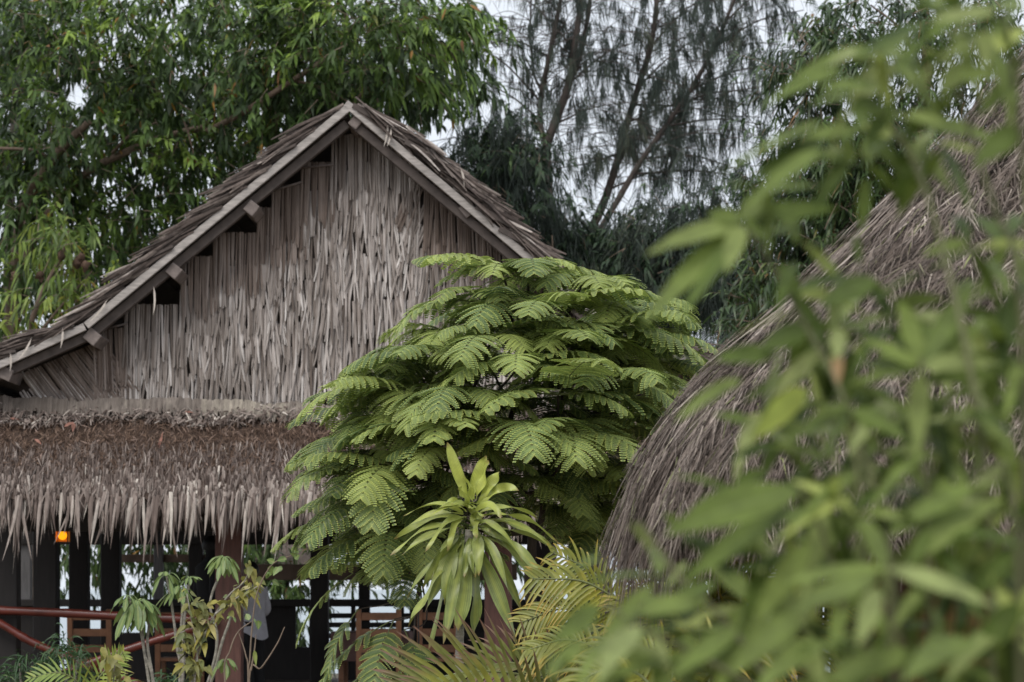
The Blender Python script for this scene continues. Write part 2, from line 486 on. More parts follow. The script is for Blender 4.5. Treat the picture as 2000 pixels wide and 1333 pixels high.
# a few laths tied across the panel tops
for (xa, ya, xb, yb) in ((592, 328, 652, 322), (536, 372, 590, 356), (215, 640, 250, 632), (826, 360, 860, 362), (884, 408, 905, 404), (992, 512, 1030, 508)):
    G = Geo()
    bar(G, V(xa, ya, YW - .05), V(xb, yb, YW - .05), .015, .02)
    G.build('lath', M['purlin'], hall)

# roof line (barge top edge) at the barge plane, photo rows
LP = [(683, 203), (163, 632), (-240, 812)]
RP = [(683, 203), (1195, 632), (1370, 708)]


def roofpt(side, s):
    """point (x, z) in metres on the roof line s metres down the slope, and unit downslope dir"""
    pts = [V(x, y, YB)[[0, 2]] for x, y in (LP if side < 0 else RP)]
    l0 = np.linalg.norm(pts[1] - pts[0])
    if s <= l0:
        d = (pts[1] - pts[0]) / l0
        return pts[0] + d * s, d
    d = norm(pts[2] - pts[1])
    return pts[1] + d * (s - l0), d


def slen(side):
    pts = [V(x, y, YB)[[0, 2]] for x, y in (LP if side < 0 else RP)]
    return np.linalg.norm(pts[1] - pts[0]), np.linalg.norm(pts[2] - pts[1])


YBK = 33.6
for side in (-1, 1):
    pts = [V(x, y, YB)[[0, 2]] for x, y in (LP if side < 0 else RP)]
    for (p, q, nm) in ((pts[0], pts[1], 'upper'), (pts[1], pts[2], 'lower')):
        d = norm(q - p)
        nrm2 = np.array([d[1], -d[0]]) * (1 if side < 0 else -1)
        if nrm2[1] < 0:
            nrm2 = -nrm2
        up3 = np.array([nrm2[0], 0, nrm2[1]])
        g = Geo()
        off = up3 * -.04
        P0, P1 = np.array([p[0], YB, p[1]]) + off, np.array([q[0], YB, q[1]]) + off
        if nm == 'upper':
            P0 = P0 + np.array([0, 0, .02]) + (np.array([d[0], 0, d[1]]) * -.02 if side > 0 else np.array([d[0], 0, d[1]]) * .06)
        bar(g, P0, P1 - np.array([d[0], 0, d[1]]) * .006, .05, .08, up3)
        g.build('barge_board', M['board'], hall, smooth=False, bevel=.006)
        g = Geo()
        off = up3 * -.128
        P0, P1 = np.array([p[0], YB + .11, p[1]]) + off, np.array([q[0], YB + .11, q[1]]) + off
        if nm == 'upper':
            P0 = P0 + np.array([d[0], 0, d[1]]) * .15
        bar(g, P0, P1, .09, .095, up3)
        g.build('rafter', M['rafter'], hall, smooth=False, bevel=.008)
# purlin ends under the rafters
for (x, y, w, h, rot) in ((490, 405, 30, 34, 1), (338, 528, 32, 34, 1), (178, 657, 36, 36, 1), (6, 728, 40, 34, .6), (694, 236, 26, 34, 1), (716, 234, 24, 32, -1), (912, 408, 30, 36, -1), (1062, 535, 30, 34, -1), (1200, 652, 34, 34, -1)):
    g = Geo()
    a = .69 * rot
    c = V(x, y, YB - .02)
    p0, p1 = np.array([c[0], YB + .03, c[2]]), np.array([c[0], YW + (.6 if h < 40 else .5), c[2]])
    up = np.array([sin(a), 0, cos(a)])
    bar(g, p0, p1, w * .78 / 185, h * .72 / 185, up)
    g.build('purlin', M['purlin'], hall, smooth=False, bevel=.01)

# roof thatch: stepped courses of leaf strips
for side in (-1, 1):
    l0, l1 = slen(side)
    GT, GU = Geo(), Geo()
    s = .05
    thick = .05 if side < 0 else .10
    ci = 0
    while s < l0 + l1:
        p, d = roofpt(side, max(s, 0))
        up = np.array([-d[1], d[0]])
        if up[1] < 0:
            up = -up
        D3, U3 = np.array([d[0], 0, d[1]]), np.array([up[0], 0, up[1]])
        # course lies at a lower pitch than the roof: its lower end stands proud
        lift = .25 if side < 0 else .20
        Dc = norm(D3 + U3 * lift)
        Uc = norm(U3 - D3 * lift)
        start = np.array([p[0], 0, p[1]]) + U3 * (-.015 if side < 0 else -.05 + .09 * math.exp(-((s - 1.0) / .8) ** 2))
        L = .56
        # wad
        y0 = YB - .02 + RNG.uniform(-.06, .05)
        c0, c1 = start + Uc * .035, start + Dc * (L - .06) + Uc * .035
        for (ya, yb) in ((y0, 29.4), (29.4, YBK)):
            bar(GU, c0 + np.array([0, (ya + yb) / 2, 0]), c1 + np.array([0, (ya + yb) / 2, 0]), abs(yb - ya), thick * .55, Uc, rnd=RNG.random())
        # strips: dense at the gable end, thinner further back
        nE, nB = 110, 230
        n = nE + nB
        yy = np.concatenate([YB - .03 + RNG.random(nE) ** 1.3 * .5, RNG.uniform(25.6, YBK + .1, nB)])
        hgt = np.concatenate([RNG.random(nE) * thick, thick * .6 + RNG.random(nB) * .05])
        base = start[None] + Uc[None] * hgt[:, None] + Dc[None] * RNG.uniform(.0, .22, n)[:, None]
        base[:, 1] = yy
        fan = np.concatenate([-RNG.random(nE) * .16 + .04, RNG.normal(0, .08, nB)])
        dd = Dc[None] + np.outer(fan, [0, 1, 0]) + Uc[None] * RNG.normal(.0, .05, n)[:, None]
        hint = Uc[None] * np.concatenate([RNG.uniform(-.1, .8, nE), np.ones(nB)])[:, None] + np.outer(np.concatenate([np.full(nE, -.8), RNG.normal(0, .15, nB)]), [0, 1, 0])
        blades(GT, base, dd, hint, RNG.uniform(.35, .66, n), RNG.uniform(.014, .04, n), seg=3, fold=-.25, prof='strip', rnd=np.clip(RNG.normal(.42, .24, n), 0, 1), droop=RNG.uniform(0, .12, n), twist=RNG.normal(0, .3, n))
        s += .335
        ci += 1
    if side > 0:     # shaggier thatch bulging over the right verge near the ridge
        n = 500
        ss = RNG.uniform(.0, l0, n)
        P, DD, HH = [], [], []
        for q in ss:
            p, d = roofpt(side, q)
            up = np.array([-d[1], d[0]])
            up = up if up[1] > 0 else -up
            bulge = .07 + .12 * math.exp(-((q - .95) / .7) ** 2) * (q > .3)
            h = .04 + RNG.random() * bulge
            P.append([p[0] + up[0] * h, YB - .08 + RNG.random() * .6, p[1] + up[1] * h])
            DD.append([d[0] + RNG.normal(0, .08), RNG.normal(-.1, .08), d[1] + RNG.normal(0, .08)])
            HH.append([up[0], -.7, up[1]])
        blades(GT, P, np.array(DD), np.array(HH), RNG.uniform(.25, .5, n), RNG.uniform(.02, .05, n), seg=3, fold=-.2, prof='strip', rnd=np.clip(RNG.normal(.5, .27, n), 0, 1), droop=RNG.uniform(0, .2, n))
    rf = GT.build('roof', M['roof'], hall)
    GU.build('thatch_underlay', M['rafter'], rf, smooth=False)
    # loose dangling strands
    if True:
        for (x, y, L, an) in (((300, 560, .3, .2), (210, 585, .32, -.5), (122, 640, .22, .12), (62, 660, .28, -.35), (20, 690, .2, .2)) if side < 0 else ((757, 240, .26, .05), (764, 250, .2, .0), (900, 330, .2, .4))):
            g = Geo()
            blades(g, [V(x, y, YB - .06)], [[an, -.1, -1]], [[0, -1, 0]], [L], [.022], seg=4, prof='lance', rnd=[.9], sick=[.2])
            g.build('loose_strand', M['skirt'], hall)
# ridge roll of thatch
G = Geo()
n = 300
yy = YB + .35 + RNG.random(n) * 7.8
b = np.stack([np.full(n, V(683, 203, YB)[0]) + RNG.normal(.06, .1, n), yy, np.full(n, V(683, 203, YB)[2]) - .12 + RNG.random(n) * .06], 1)
blades(G, b, np.stack([RNG.choice([-1, 1], n) * 1.0, RNG.normal(0, .3, n), np.full(n, -.15)], 1), [0, 0, 1], RNG.uniform(.15, .32, n), .05, seg=3, droop=.5, prof='strip', rnd=np.clip(RNG.normal(.35, .2, n), 0, 1))
G.build('ridge_thatch', M['roof'], hall)

# thatch skirt below the gable
XS0, XS1 = -80, 1330


def ledge_row(x):
    return 777 + (x / 680.0) * 14


GB_, GM, GF = Geo(), Geo(), Geo()
zt, zb = V(0, 800, 25.9)[2], V(0, 975, 25.0)[2]
xa, xb = V(XS0, 0, 25.5)[0], V(XS1, 0, 25.5)[0]
prism(GB_, [(25.93, zt), (25.98, zt - .12), (25.08, zb - .02), (24.96, zb)], xa, xb)
v = GB_.v[-1].copy(); GB_.v[-1] = np.stack([v[:, 1], v[:, 0], v[:, 2]], 1)
GB_.build('thatch_underlay', M['moss_base'], hall, smooth=False)


def skirt_pt(x, f, h=0.0):
    """x photo column at the skirt, f 0 (ledge) .. 1 (eave), h height off the slope"""
    Y = 25.95 - 1.0 * f
    row = 798 + (980 - 798) * f
    p = V(x, row, Y)
    return p + np.array([0, -.75, .66]) * h


# woven mat along the top
for (x0, x1, tone) in ((XS0, 118, .28), (112, 395, .5), (388, 560, .85), (552, 690, .72), (684, XS1, .5)):
    for k in range(2):
        n = int((x1 - x0) / 5)
        xs = x0 + (np.arange(n) + .5) * (x1 - x0) / n
        base = np.array([V(x, ledge_row(x) - 3 + 3 * sin(x * .013) + 2 * sin(x * .051) + k * 14 + RNG.normal(0, 1.5), 25.86 - .05 * (1 - k)) for x in xs])
        d = np.stack([RNG.normal(.0, .05, n), np.full(n, -.35), np.full(n, -1.)], 1)
        blades(GM, base, d, [0, -1, .2], (36 + 8 * k + RNG.normal(0, 3 + 5 * k, n)) / 182, .036, seg=3, fold=-.25, prof='strip', rnd=np.clip(RNG.normal(tone, .12, n), 0, 1))
GM.build('woven_ledge', M['mat_ledge'], hall)
# ragged grey edge below it
GE = Geo()
n = 3000
xs = RNG.uniform(XS0, XS1, n)
base = np.array([skirt_pt(x, .05 + .14 * RNG.random() ** 1.0 + .035 * sin(x * .02), .10 * RNG.random() + .03) for x in xs])
d = np.stack([RNG.normal(0, .9, n), RNG.normal(-.5, .4, n), RNG.normal(-.5, .5, n)], 1)
blades(GE, base, d, [0, -1, .6], RNG.uniform(.04, .11, n), RNG.uniform(.008, .022, n), seg=2, fold=-.2, prof='strip', rnd=np.clip(RNG.normal(.42, .25, n), 0, 1), droop=.2)
GE.build('ragged_edge', M['skirt'], hall)
# brown mossy litter
GL = Geo()
n = 17000
xs = RNG.uniform(XS0, XS1, n)
f = .12 + .56 * RNG.random(n) ** 1.05
base = np.array([skirt_pt(x, ff, RNG.random() * .07 + .0) for x, ff in zip(xs, f)])
d = np.stack([RNG.normal(0, .7, n), RNG.normal(-.45, .35, n), RNG.normal(-.75, .45, n)], 1)
blades(GL, base, d, np.stack([RNG.normal(0, .5, n), np.full(n, -1.), np.full(n, .5)], 1), RNG.uniform(.04, .14, n), RNG.uniform(.006, .016, n), seg=2, prof='lance', rnd=np.minimum(RNG.random(n) ** 1.2, .965), droop=RNG.uniform(0, .6, n), sick=RNG.normal(0, .4, n))
blades(GL, [skirt_pt(145, .22, .1), skirt_pt(355, .12, .1), skirt_pt(320, .32, .1), skirt_pt(128, .27, .1), skirt_pt(70, .4, .1), skirt_pt(22, .18, .1)], [[.3, -.2, -1], [1, 0, .3], [-.1, -.3, -1], [.6, 0, .5], [1, -.2, -.4], [1, 0, .1]], [0, -1, .5], [.10, .13, .4, .11, .1, .1], [.045, .03, .035, .035, .03, .03], seg=4, prof='lance', rnd=1.0, sick=.3)
GL.build('leaf_litter', M['moss'], hall)
# hanging strips with pointed tips
for (f0, f1, n, L0, L1, tone, wide) in ((.40, .62, 900, .18, .34, .14, .022), (.5, .78, 1300, .26, .44, .26, .028), (.66, .92, 1250, .32, .52, .42, .034), (.8, 1.0, 900, .32, .62, .60, .044)):
    xs = RNG.uniform(XS0, XS1, n)
    # clumping
    xs += 9 * np.sin(xs * .11 + f0 * 30)
    ff = RNG.uniform(f0, f1, n)
    base = np.array([skirt_pt(x, q, .03 + RNG.random() * .05) for x, q in zip(xs, ff)])
    big = RNG.random(n) ** 2.5
    d = np.stack([RNG.normal(0, .10, n) * RNG.choice([.6, 1, 2.6], n, p=[.5, .35, .15]), np.full(n, -.42) + RNG.normal(0, .14, n), np.full(n, -1.)], 1)
    hint = np.stack([RNG.normal(0, .45, n), np.full(n, -1.), np.full(n, .2)], 1)
    L = .86 * (L0 + (L1 - L0) * big) * (1 + .12 * np.sin(xs * .027) + .1 * np.sin(xs * .17 + f0 * 9)) * np.where((xs > 102) & (xs < 142), .62, 1)
    blades(GF, base, d, hint, L, wide * RNG.uniform(.45, 1.15, n), seg=5, fold=-.25, prof='point', rnd=np.clip(RNG.normal(tone - .03, .22, n), 0, 1), droop=.35, sick=RNG.normal(0, .09, n), twist=RNG.normal(0, .8, n))
n = 2600
xs = RNG.uniform(XS0, XS1, n)
base = np.array([skirt_pt(x, q, .05 + RNG.random() * .07) for x, q in zip(xs, RNG.uniform(.4, .95, n))])
blades(GF, base, np.stack([RNG.normal(0, .3, n), np.full(n, -.45), np.full(n, -1.)], 1), np.stack([RNG.normal(0, .5, n), np.full(n, -1.), np.full(n, .2)], 1), RNG.uniform(.08, .3, n), RNG.uniform(.006, .016, n), seg=3, prof='lance', rnd=np.clip(RNG.normal(.3, .25, n), 0, 1), droop=.3, sick=RNG.normal(0, .3, n))
GF.build('eave_fringe', M['skirt'], hall)

# posts, beams, floor
def post(x0, x1, Y, mat, top=2.9, bev=.012):
    g = Geo()
    a, b = V(x0, 0, Y)[0], V(x1, 0, Y)[0]
    box(g, [a, Y, FL], [b, Y + (b - a) * .9, top])
    return g.build('post', mat, hall, smooth=False, bevel=bev)


for x0, x1, Y, mt in ((-14, 33, 25.75, 'post_dark'), (420, 471, 25.75, 'post_red'), (946, 1000, 25.75, 'post_red'), (1395, 1445, 25.75, 'post_red'),
                      (64, 110, 27.5, 'post_dark'), (134, 171, 28.2, 'post_dark'), (196, 233, 29.0, 'post_dark'), (606, 641, 28.5, 'post_dark'), (1040, 1075, 28.5, 'post_dark'),
                      (300, 318, 33.2, 'post_grey'), (368, 396, 33.2, 'post_dark'), (700, 722, 33.2, 'post_dark'), (905, 930, 33.2, 'post_dark'), (1110, 1134, 33.2, 'post_dark'), (1290, 1314, 33.2, 'post_dark'), (-150, -125, 33.2, 'post_dark'), (38, 60, 33.2, 'post_grey')):
    post(x0, x1, Y, M[mt])
for (xa_, xb_, y, Y, w, h, mt) in ((-80, 1500, 1022, 25.85, .12, .18, 'post_dark'), (-260, 1420, 1050, 33.2, .12, .2, 'post_dark'), (225, 420, 1091, 33.3, .06, .11, 'beam'), (455, 1010, 1118, 33.3, .08, .22, 'beam'),
                                   (-80, 1500, 1000, 28.6, .12, .2, 'post_dark'), (-80, 1450, 985, 31, .12, .2, 'post_dark')):
    g = Geo()
    bar(g, V(xa_, y, Y), V(xb_, y, Y), w, h)
    g.build('beam', M[mt], hall, smooth=False, bevel=.01)
g = Geo()
x0, x1 = V(-120, 0, 25.5)[0], V(1460, 0, 25.5)[0]
for i in range(40):
    a = x0 + (x1 - x0) * i / 40
    box(g, [a, 25.2, FL - .04], [a + (x1 - x0) / 40 - .008, 33.8, FL - .001 * (i % 3)], rnd=random.random())
g.build('floor_deck', M['deck'], hall, smooth=False)
g = Geo()
box(g, [x0 + .05, 25.3, .0], [x1 - .05, 33.7, FL - .05])
g.build('plinth', M['dark_wall'], hall, smooth=False)
# loft ceiling of dark matting and far gable
g = Geo()
box(g, [x0, 26.1, 2.98], [x1, 33.4, 3.02])
for k in range(6):
    pa, _ = roofpt(-1, .3 + k * .75); pb, _ = roofpt(1, .3 + k * .75)
    zz = pa[1] - .12
    box(g, [pa[0], 33.35, zz - .46], [pb[0], 33.38, zz])
g.build('loft_ceiling', M['dark_wall'], hall, smooth=False)
# rear thatch fringe
g = Geo()
n = 900
xs = RNG.uniform(x0 - .3, x1 + .3, n)
b = np.stack([xs, 33.5 + RNG.random(n) * .3, 2.95 + RNG.random(n) * .1], 1)
blades(g, b, np.stack([RNG.normal(0, .1, n), np.full(n, .4), np.full(n, -1.)], 1), [0, -1, 0], RNG.uniform(.35, .6, n), .07, seg=3, prof='point', rnd=RNG.random(n) * .5)
g.build('eave_fringe', M['skirt'], hall)

# thatched parasol on the beach beyond
pc = V(560, 1150, 39.5); pc[2] = 0
pa = thing('beach_parasol', 'brown thatched parasol beyond the hall, seen past the grey-shirted person', 'parasol', pc)
g = Geo()
zt, zb_ = V(0, 1052, 39.5)[2], V(0, 1112, 39.5)[2]
lathe(g, [(.02, zt + .1), (.35, zt - .1), (.85, zb_ + .02), (.84, zb_ - .06), (.1, zt - .25)], (pc[0], pc[1], 0), 22)
pr = g.build('canopy', M['skirt'], pa)
g = Geo()
n = 500
an_ = RNG.random(n) * 2 * pi; rr_ = RNG.uniform(.1, .82, n)
blades(g, np.stack([pc[0] + rr_ * np.cos(an_), pc[1] + rr_ * np.sin(an_), zt + .06 - (zt - zb_ + .05) * rr_ / .85], 1), np.stack([np.cos(an_), np.sin(an_), np.full(n, -.8)], 1), np.stack([np.cos(an_), np.sin(an_), np.full(n, 1.)], 1), RNG.uniform(.12, .3, n), .03, seg=2, prof='strip', rnd=RNG.random(n) * .6)
g.build('thatch', M['skirt'], pr)
g = Geo()
tube(g, [pc, pc + [0, 0, zt]], .05, sides=8)
g.build('pole', M['post_dark'], pa)

# far balustrade on the sea side
bal = thing('sea_side_balustrade', 'dark timber balustrade with horizontal bars along the sea side of the hall', 'railing', (0, 33, FL))
g = Geo()
bar(g, V(-200, 1178, 33), V(1420, 1178, 33), .14, .10)
g.build('handrail', M['post_dark'], bal, smooth=False, bevel=.01)
g = Geo()
for (xa_, xb_, ya_, yb_) in ((-200, 106, 1180, 1330), (134, 172, 1180, 1330), (172, 238, 1232, 1330), (238, 300, 1236, 1330), (300, 560, 1180, 1330), (560, 578, 1180, 1330), (578, 604, 1264, 1330), (604, 640, 1180, 1330), (676, 800, 1245, 1330), (800, 1060, 1180, 1330), (1060, 1400, 1225, 1330)):
    a_, b_ = V(xa_, ya_, 33.1), V(xb_, yb_, 33.1)
    box(g, [a_[0], 33.08 + .001 * (xa_ % 7), b_[2]], [b_[0], 33.12, a_[2]])
for y in (1203, 1221, 1242):
    bar(g, V(640, y, 33), V(1400, y, 33), .05, .07)
for x in range(690, 1410, 95):
    bar(g, V(x, 1183, 33), V(x, 1328, 33), .06, .06, up=(1, 0, 0))
g.build('baluster', M['post_dark'], bal, smooth=False)

# front bamboo railing
rail = thing('bamboo_railing', 'glossy red-brown bamboo railing with crossed braces at front of the hall', 'railing', (V(200, 0, 25.65)[0], 25.65, FL))
def culm(rows, r, nm):
    g = Geo()
    P = smooth_path(VA(rows), 10)
    n = len(P)
    rad = r * (1 + .0 * np.arange(n))
    for i in range(n):
        if i % 7 == 3:
            rad[i] = r * 1.13
    tube(g, P, r, sides=14, radii=rad)
    return g.build(nm, M['bamboo'], rail)
culm([(-60, 1190, 25.65), (130, 1198, 25.65), (280, 1206, 25.65), (424, 1212, 25.65)], .045, 'handrail')
culm([(-60, 1190, 25.6), (0, 1218, 25.6), (70, 1258, 25.6), (176, 1300, 25.6), (290, 1345, 25.6)], .042, 'brace')
culm([(-30, 1380, 25.54), (90, 1330, 25.54), (190, 1290, 25.54), (300, 1252, 25.54), (424, 1215, 25.54)], .042, 'brace')
g = Geo()
tube(g, smooth_path(VA([(158, 1303, 25.57), (180, 1298, 25.57), (204, 1290, 25.57)]), 5), .064, sides=12)
g.build('lashing', M['bamboo'], rail)

# hanging lanterns
for (x, y, Y, lab) in ((122, 1046, 26.3, 'glowing orange square lantern fully visible under the thatch fringe between dark posts'), (50, 1022, 26.9, 'glowing orange lantern half hidden behind thatch tips at far left')):
    c = V(x, y, Y)
    lt = thing('hanging_lantern', lab, 'lantern', c, 'lanterns hung under the hall eave')
    g = Geo()
    lathe(g, [(.001, -.052), (.03, -.042), (.046, -.018), (.05, .0), (.044, .02), (.026, .04), (.001, .05)], c, 16)
    g.build('bulb', M['lamp'], lt)
    g = Geo()
    for sx in (-1, 1):
        box(g, c + [sx * .066, -.06, -.08], c + [sx * .069, .06, .08])
    box(g, c + [-.06, .064, -.08], c + [.06, .067, .08])
    g.build('lamp_shade', M['shade'], lt, smooth=False)
    g = Geo()
    for sx in (-1, 1):
        for sy in (-1, 1):
            bar(g, c + [sx * .068, sy * .068, -.075], c + [sx * .068, sy * .068, .075], .010, .010, up=(1, 0, 0))
    for z in (-.076, .076):
        for s_ in (-1, 1):
            bar(g, c + [-.068, s_ * .068, z], c + [.068, s_ * .068, z], .011, .011)
            bar(g, c + [s_ * .068, -.068, z], c + [s_ * .068, .068, z], .011, .011)
    tube(g, [c + [0, 0, .09], c + [0, 0, 3.0 - c[2]]], .005, sides=6)
    g.build('lamp_frame', M['lamp_frame'], lt, smooth=False)

# chairs (back towards viewer) and table
def chair(x0, x1, Y, lab, yaw=0.0):
    a, b = V(x0, 0, Y)[0], V(x1, 0, Y)[0]
    cx, w = (a + b) / 2, (b - a)
    t = thing('dining_chair', lab, 'chair', (cx, Y, FL), 'wooden chairs in the hall')
    def P(x, y, z):
        return np.array([cx + x * cos(yaw) - y * sin(yaw), Y + x * sin(yaw) + y * cos(yaw), FL + z])
    h = w / 2
    for sx in (-1, 1):
        g = Geo(); bar(g, P(sx * h, 0, 0), P(sx * h, -.05, 1.02), .06, .05, up=(0, 1, 0)); g.build('leg', M['chair'], t, smooth=False, bevel=.006)
        g = Geo(); bar(g, P(sx * h, .45, 0), P(sx * h, .45, .43), .05, .05, up=(0, 1, 0)); g.build('leg', M['chair'], t, smooth=False, bevel=.006)
    g = Geo()
    for z in (.94, .76, .58):
        bar(g, P(-h, -.03, z), P(h, -.03, z), .03, .085)
    g.build('backrest', M['chair'], t, smooth=False, bevel=.005)
    g = Geo(); box(g, P(-h, -.02, .43), P(h, .48, .47)); g.build('seat', M['chair'], t, smooth=False, bevel=.008)


chair(138, 214, 27.0, 'slatted wooden chair behind the bamboo railing right of the dark grassy plants')
chair(309, 385, 27.2, 'slatted wooden chair behind the bamboo railing beside the red-brown post')
chair(701, 779, 26.9, 'slatted wooden chair beside the table with brown cloth')
chair(820, 892, 27.1, 'slatted wooden chair half hidden behind the striped dracaena stem')
tb = thing('dining_table', 'dining table under a brown cloth beside slatted chairs', 'table', (V(720, 0, 28)[0], 28, FL))
a, b = V(652, 0, 28), V(800, 0, 28)
g = Geo(); box(g, [a[0] + .03, 27.7, FL + .70], [b[0] - .03, 28.6, FL + .74]); g.build('tabletop', M['chair'], tb, smooth=False)
for sx in (a[0] + .1, b[0] - .1):
    for sy in (27.8, 28.5):
        g = Geo(); box(g, [sx - .03, sy - .03, FL], [sx + .03, sy + .03, FL + .70]); g.build('leg', M['chair'], tb, smooth=False)
g = Geo()
n = 40
per = []
for (p, q) in (((a[0], 27.66), (b[0], 27.66)), ((b[0], 27.66), (b[0], 28.64)), ((b[0], 28.64), (a[0], 28.64)), ((a[0], 28.64), (a[0], 27.66))):
    for i in range(12):
        per.append((p[0] + (q[0] - p[0]) * i / 12, p[1] + (q[1] - p[1]) * i / 12))
per = np.array(per); cc = per.mean(0); m_ = len(per)
rings = []
for k, (sc, z) in enumerate(((.02, .752), (1.0, .752), (1.02, .735), (1.06, .58), (1.09, .42))):
    wv = 1 + (k > 2) * .012 * np.sin(np.arange(m_) * 2.1)
    rings.append(np.column_stack([cc + (per - cc) * sc * wv[:, None], np.full(m_, FL + z)]))
idx = np.arange(5 * m_).reshape(5, m_); nx = np.roll(idx, -1, 1)
g.add(np.array(rings), np.stack([idx[:-1], nx[:-1], nx[1:], idx[1:]], -1))
tag(g.build('tablecloth', M['cloth']), 'dull brown cloth draped over the dining table', 'tablecloth')


# people --------------------------------------------------------------
def skin_body(name, joints, edges, mat, parent, sub=2):
    me = bpy.data.meshes.new(name)
    org = np.array(parent.location)
    me.from_pydata([tuple(np.array(j[0]) - org) for j in joints], edges, [])
    me.materials.append(mat)
    o = bpy.data.objects.new(name, me)
    COL.objects.link(o)
    o.parent = parent
    md = o.modifiers.new('skin', 'SKIN')
    md.use_smooth_shade = True
    if not me.skin_vertices:
        bpy.context.view_layer.objects.active = o
    for i, j in enumerate(joints):
        me.skin_vertices[0].data[i].radius = (j[1], j[2] if len(j) > 2 else j[1])
    me.skin_vertices[0].data[0].use_root = True
    ss = o.modifiers.new('subsurf', 'SUBSURF')
    ss.levels = ss.render_levels = sub
    return o


def person(x, headrow, Y, lab, facing, shirt, shirtlen, bodymat, armf):
    """standing person; facing = yaw of the look direction (0 looks away from the viewer)"""
    top = V(x, headrow, Y)
    H = top[2] - FL
    k = H / 1.70
    pe = thing('person', lab, 'person', (top[0], Y, FL))
    ca, sa = cos(facing), sin(facing)

    def P(r, f, z):          # r to the right of the body, f forward, z height (for 1.70 m)
        return (top[0] + (r * ca - f * sa) * k, Y + (r * sa + f * ca) * k, FL + z * k)
    J = [(P(0, 0, .93), .13 * k, .10 * k), (P(0, 0, 1.08), .125 * k, .10 * k), (P(0, .01, 1.25), .15 * k, .11 * k), (P(0, .0, 1.39), .11 * k, .08 * k), (P(0, .02, 1.47), .05 * k),
         (P(0, .04, 1.55), .075 * k, .085 * k), (P(0, .045, 1.63), .075 * k, .09 * k)]
    E = [(0, 1), (1, 2), (2, 3), (3, 4), (4, 5), (5, 6)]
    for s in (-1, 1):
        i = len(J)
        J += [(P(s * .17, 0, 1.38), .05 * k), (P(s * .22, -.02, 1.12), .042 * k), (P(s * .19, .2 * armf + .03, 1.0 + .06 * armf), .033 * k), (P(s * .17, .26 * armf + .04, .96 + .08 * armf), .024 * k, .034 * k)]
        E += [(3, i), (i, i + 1), (i + 1, i + 2), (i + 2, i + 3)]
        for f in range(4):   # fingers
            j = len(J)
            J += [(P(s * (.17 - .012 + .010 * f), .33 * armf + .05 - abs(f - 1.5) * .006, .90 + .09 * armf), .0085 * k), (P(s * (.165 - .012 + .010 * f), .36 * armf + .055, .865 + .08 * armf - .004 * f), .0075 * k)]
            E += [(i + 3, j), (j, j + 1)]
        j = len(J)
        J += [(P(s * .14, .29 * armf + .06, .93 + .09 * armf), .009 * k)]
        E += [(i + 3, j)]
        i = len(J)
        J += [(P(s * .09, 0, .84), .085 * k), (P(s * .10, .02, .48), .058 * k), (P(s * .10, -.02, .27), .052 * k), (P(s * .10, -.03, .08), .036 * k), (P(s * .105, .06, .03), .034 * k, .026 * k), (P(s * .11, .15, .025), .03 * k, .02 * k)]
        E += [(0, i), (i, i + 1), (i + 1, i + 2), (i + 2, i + 3), (i + 3, i + 4), (i + 4, i + 5)]
    # nose, ears
    skin_body('body', J, E, bodymat, pe)
    g = Geo()                                              # hair cap
    c = np.array(P(0, .03, 1.615))
    ph = np.linspace(.0, pi * .62, 8); th = np.linspace(0, 2 * pi, 20, endpoint=False)
    R = np.array([.088, .105, .105]) * k
    vv = np.array([[[R[0] * sin(p) * cos(t), -R[1] * sin(p) * sin(t) * (1.0 if sin(t) > 0 else .82), R[2] * cos(p) * (1 if sin(t) < 0 or p < 1.2 else 1.25)] for t in th] for p in ph])
    vx = c[0] + vv[..., 0] * ca - vv[..., 1] * sa
    vy = c[1] + vv[..., 0] * sa + vv[..., 1] * ca
    idx = np.arange(160).reshape(8, 20); nx = np.roll(idx, -1, 1)
    g.add(np.stack([vx, vy, c[2] + vv[..., 2]], -1), np.stack([idx[:-1], nx[:-1], nx[1:], idx[1:]], -1))
    g.build('hair', M['hair'], pe)
    # shirt and trousers as loose shells round the body
    g = Geo()
    prof = [(.055, 1.455), (.12, 1.43), (.19, 1.38), (.185, 1.25), (.165, 1.1), (.185, .97), (.215, shirtlen)]
    rings = []
    an = np.linspace(0, 2 * pi, 28, endpoint=False)
    for i, (r, z) in enumerate(prof):
        wob = 1 + (i > 3) * .05 * np.sin(an * 5 + i)
        dz = np.zeros(28) if i < 6 else -.04 + .05 * np.cos(an * 2)
        rx, ry = r * np.cos(an) * wob, r * .72 * np.sin(an) * wob
        rings.append(np.array([P(a_, b_, z + d_) for a_, b_, d_ in zip(rx, ry, dz)]))
    idx = np.arange(len(prof) * 28).reshape(-1, 28); nx = np.roll(idx, -1, 1)
    g.add(np.array(rings), np.stack([idx[:-1], nx[:-1], nx[1:], idx[1:]], -1))
    for s in (-1, 1):
        pts = smooth_path([P(s * .15, 0, 1.39), P(s * .20, -.01, 1.25), P(s * .22, -.02, 1.12), P(s * .20, .11 * armf, 1.05)], 5)
        tube(g, pts, .072 * k, .055 * k, sides=14)
    g.build('shirt', shirt, pe)
    g = Geo()
    for s in (-1, 1):
        pts = smooth_path([P(s * .07, 0, .97), P(s * .09, .01, .80), P(s * .10, .02, .48), P(s * .10, -.02, .10)], 6)
        tube(g, pts, .118 * k, .075 * k, sides=16)
    g.build('trousers', M['black_cloth'], pe)
    return pe


person(494, 1100, 26.9, 'person in loose grey shirt and black trousers standing beside the red-brown post', radians(55), M['shirt'], .84, M['skin'], .8)
person(408, 1050, 27.8, 'person dressed all in black standing behind the plants and bamboo railing', radians(-60), M['black_cloth'], .84, M['black_cloth'], .5)

# ------------------------------------------------------------------ vegetation generators
def rand_dirs(n):
    return norm(RNG.normal(size=(n, 3)))


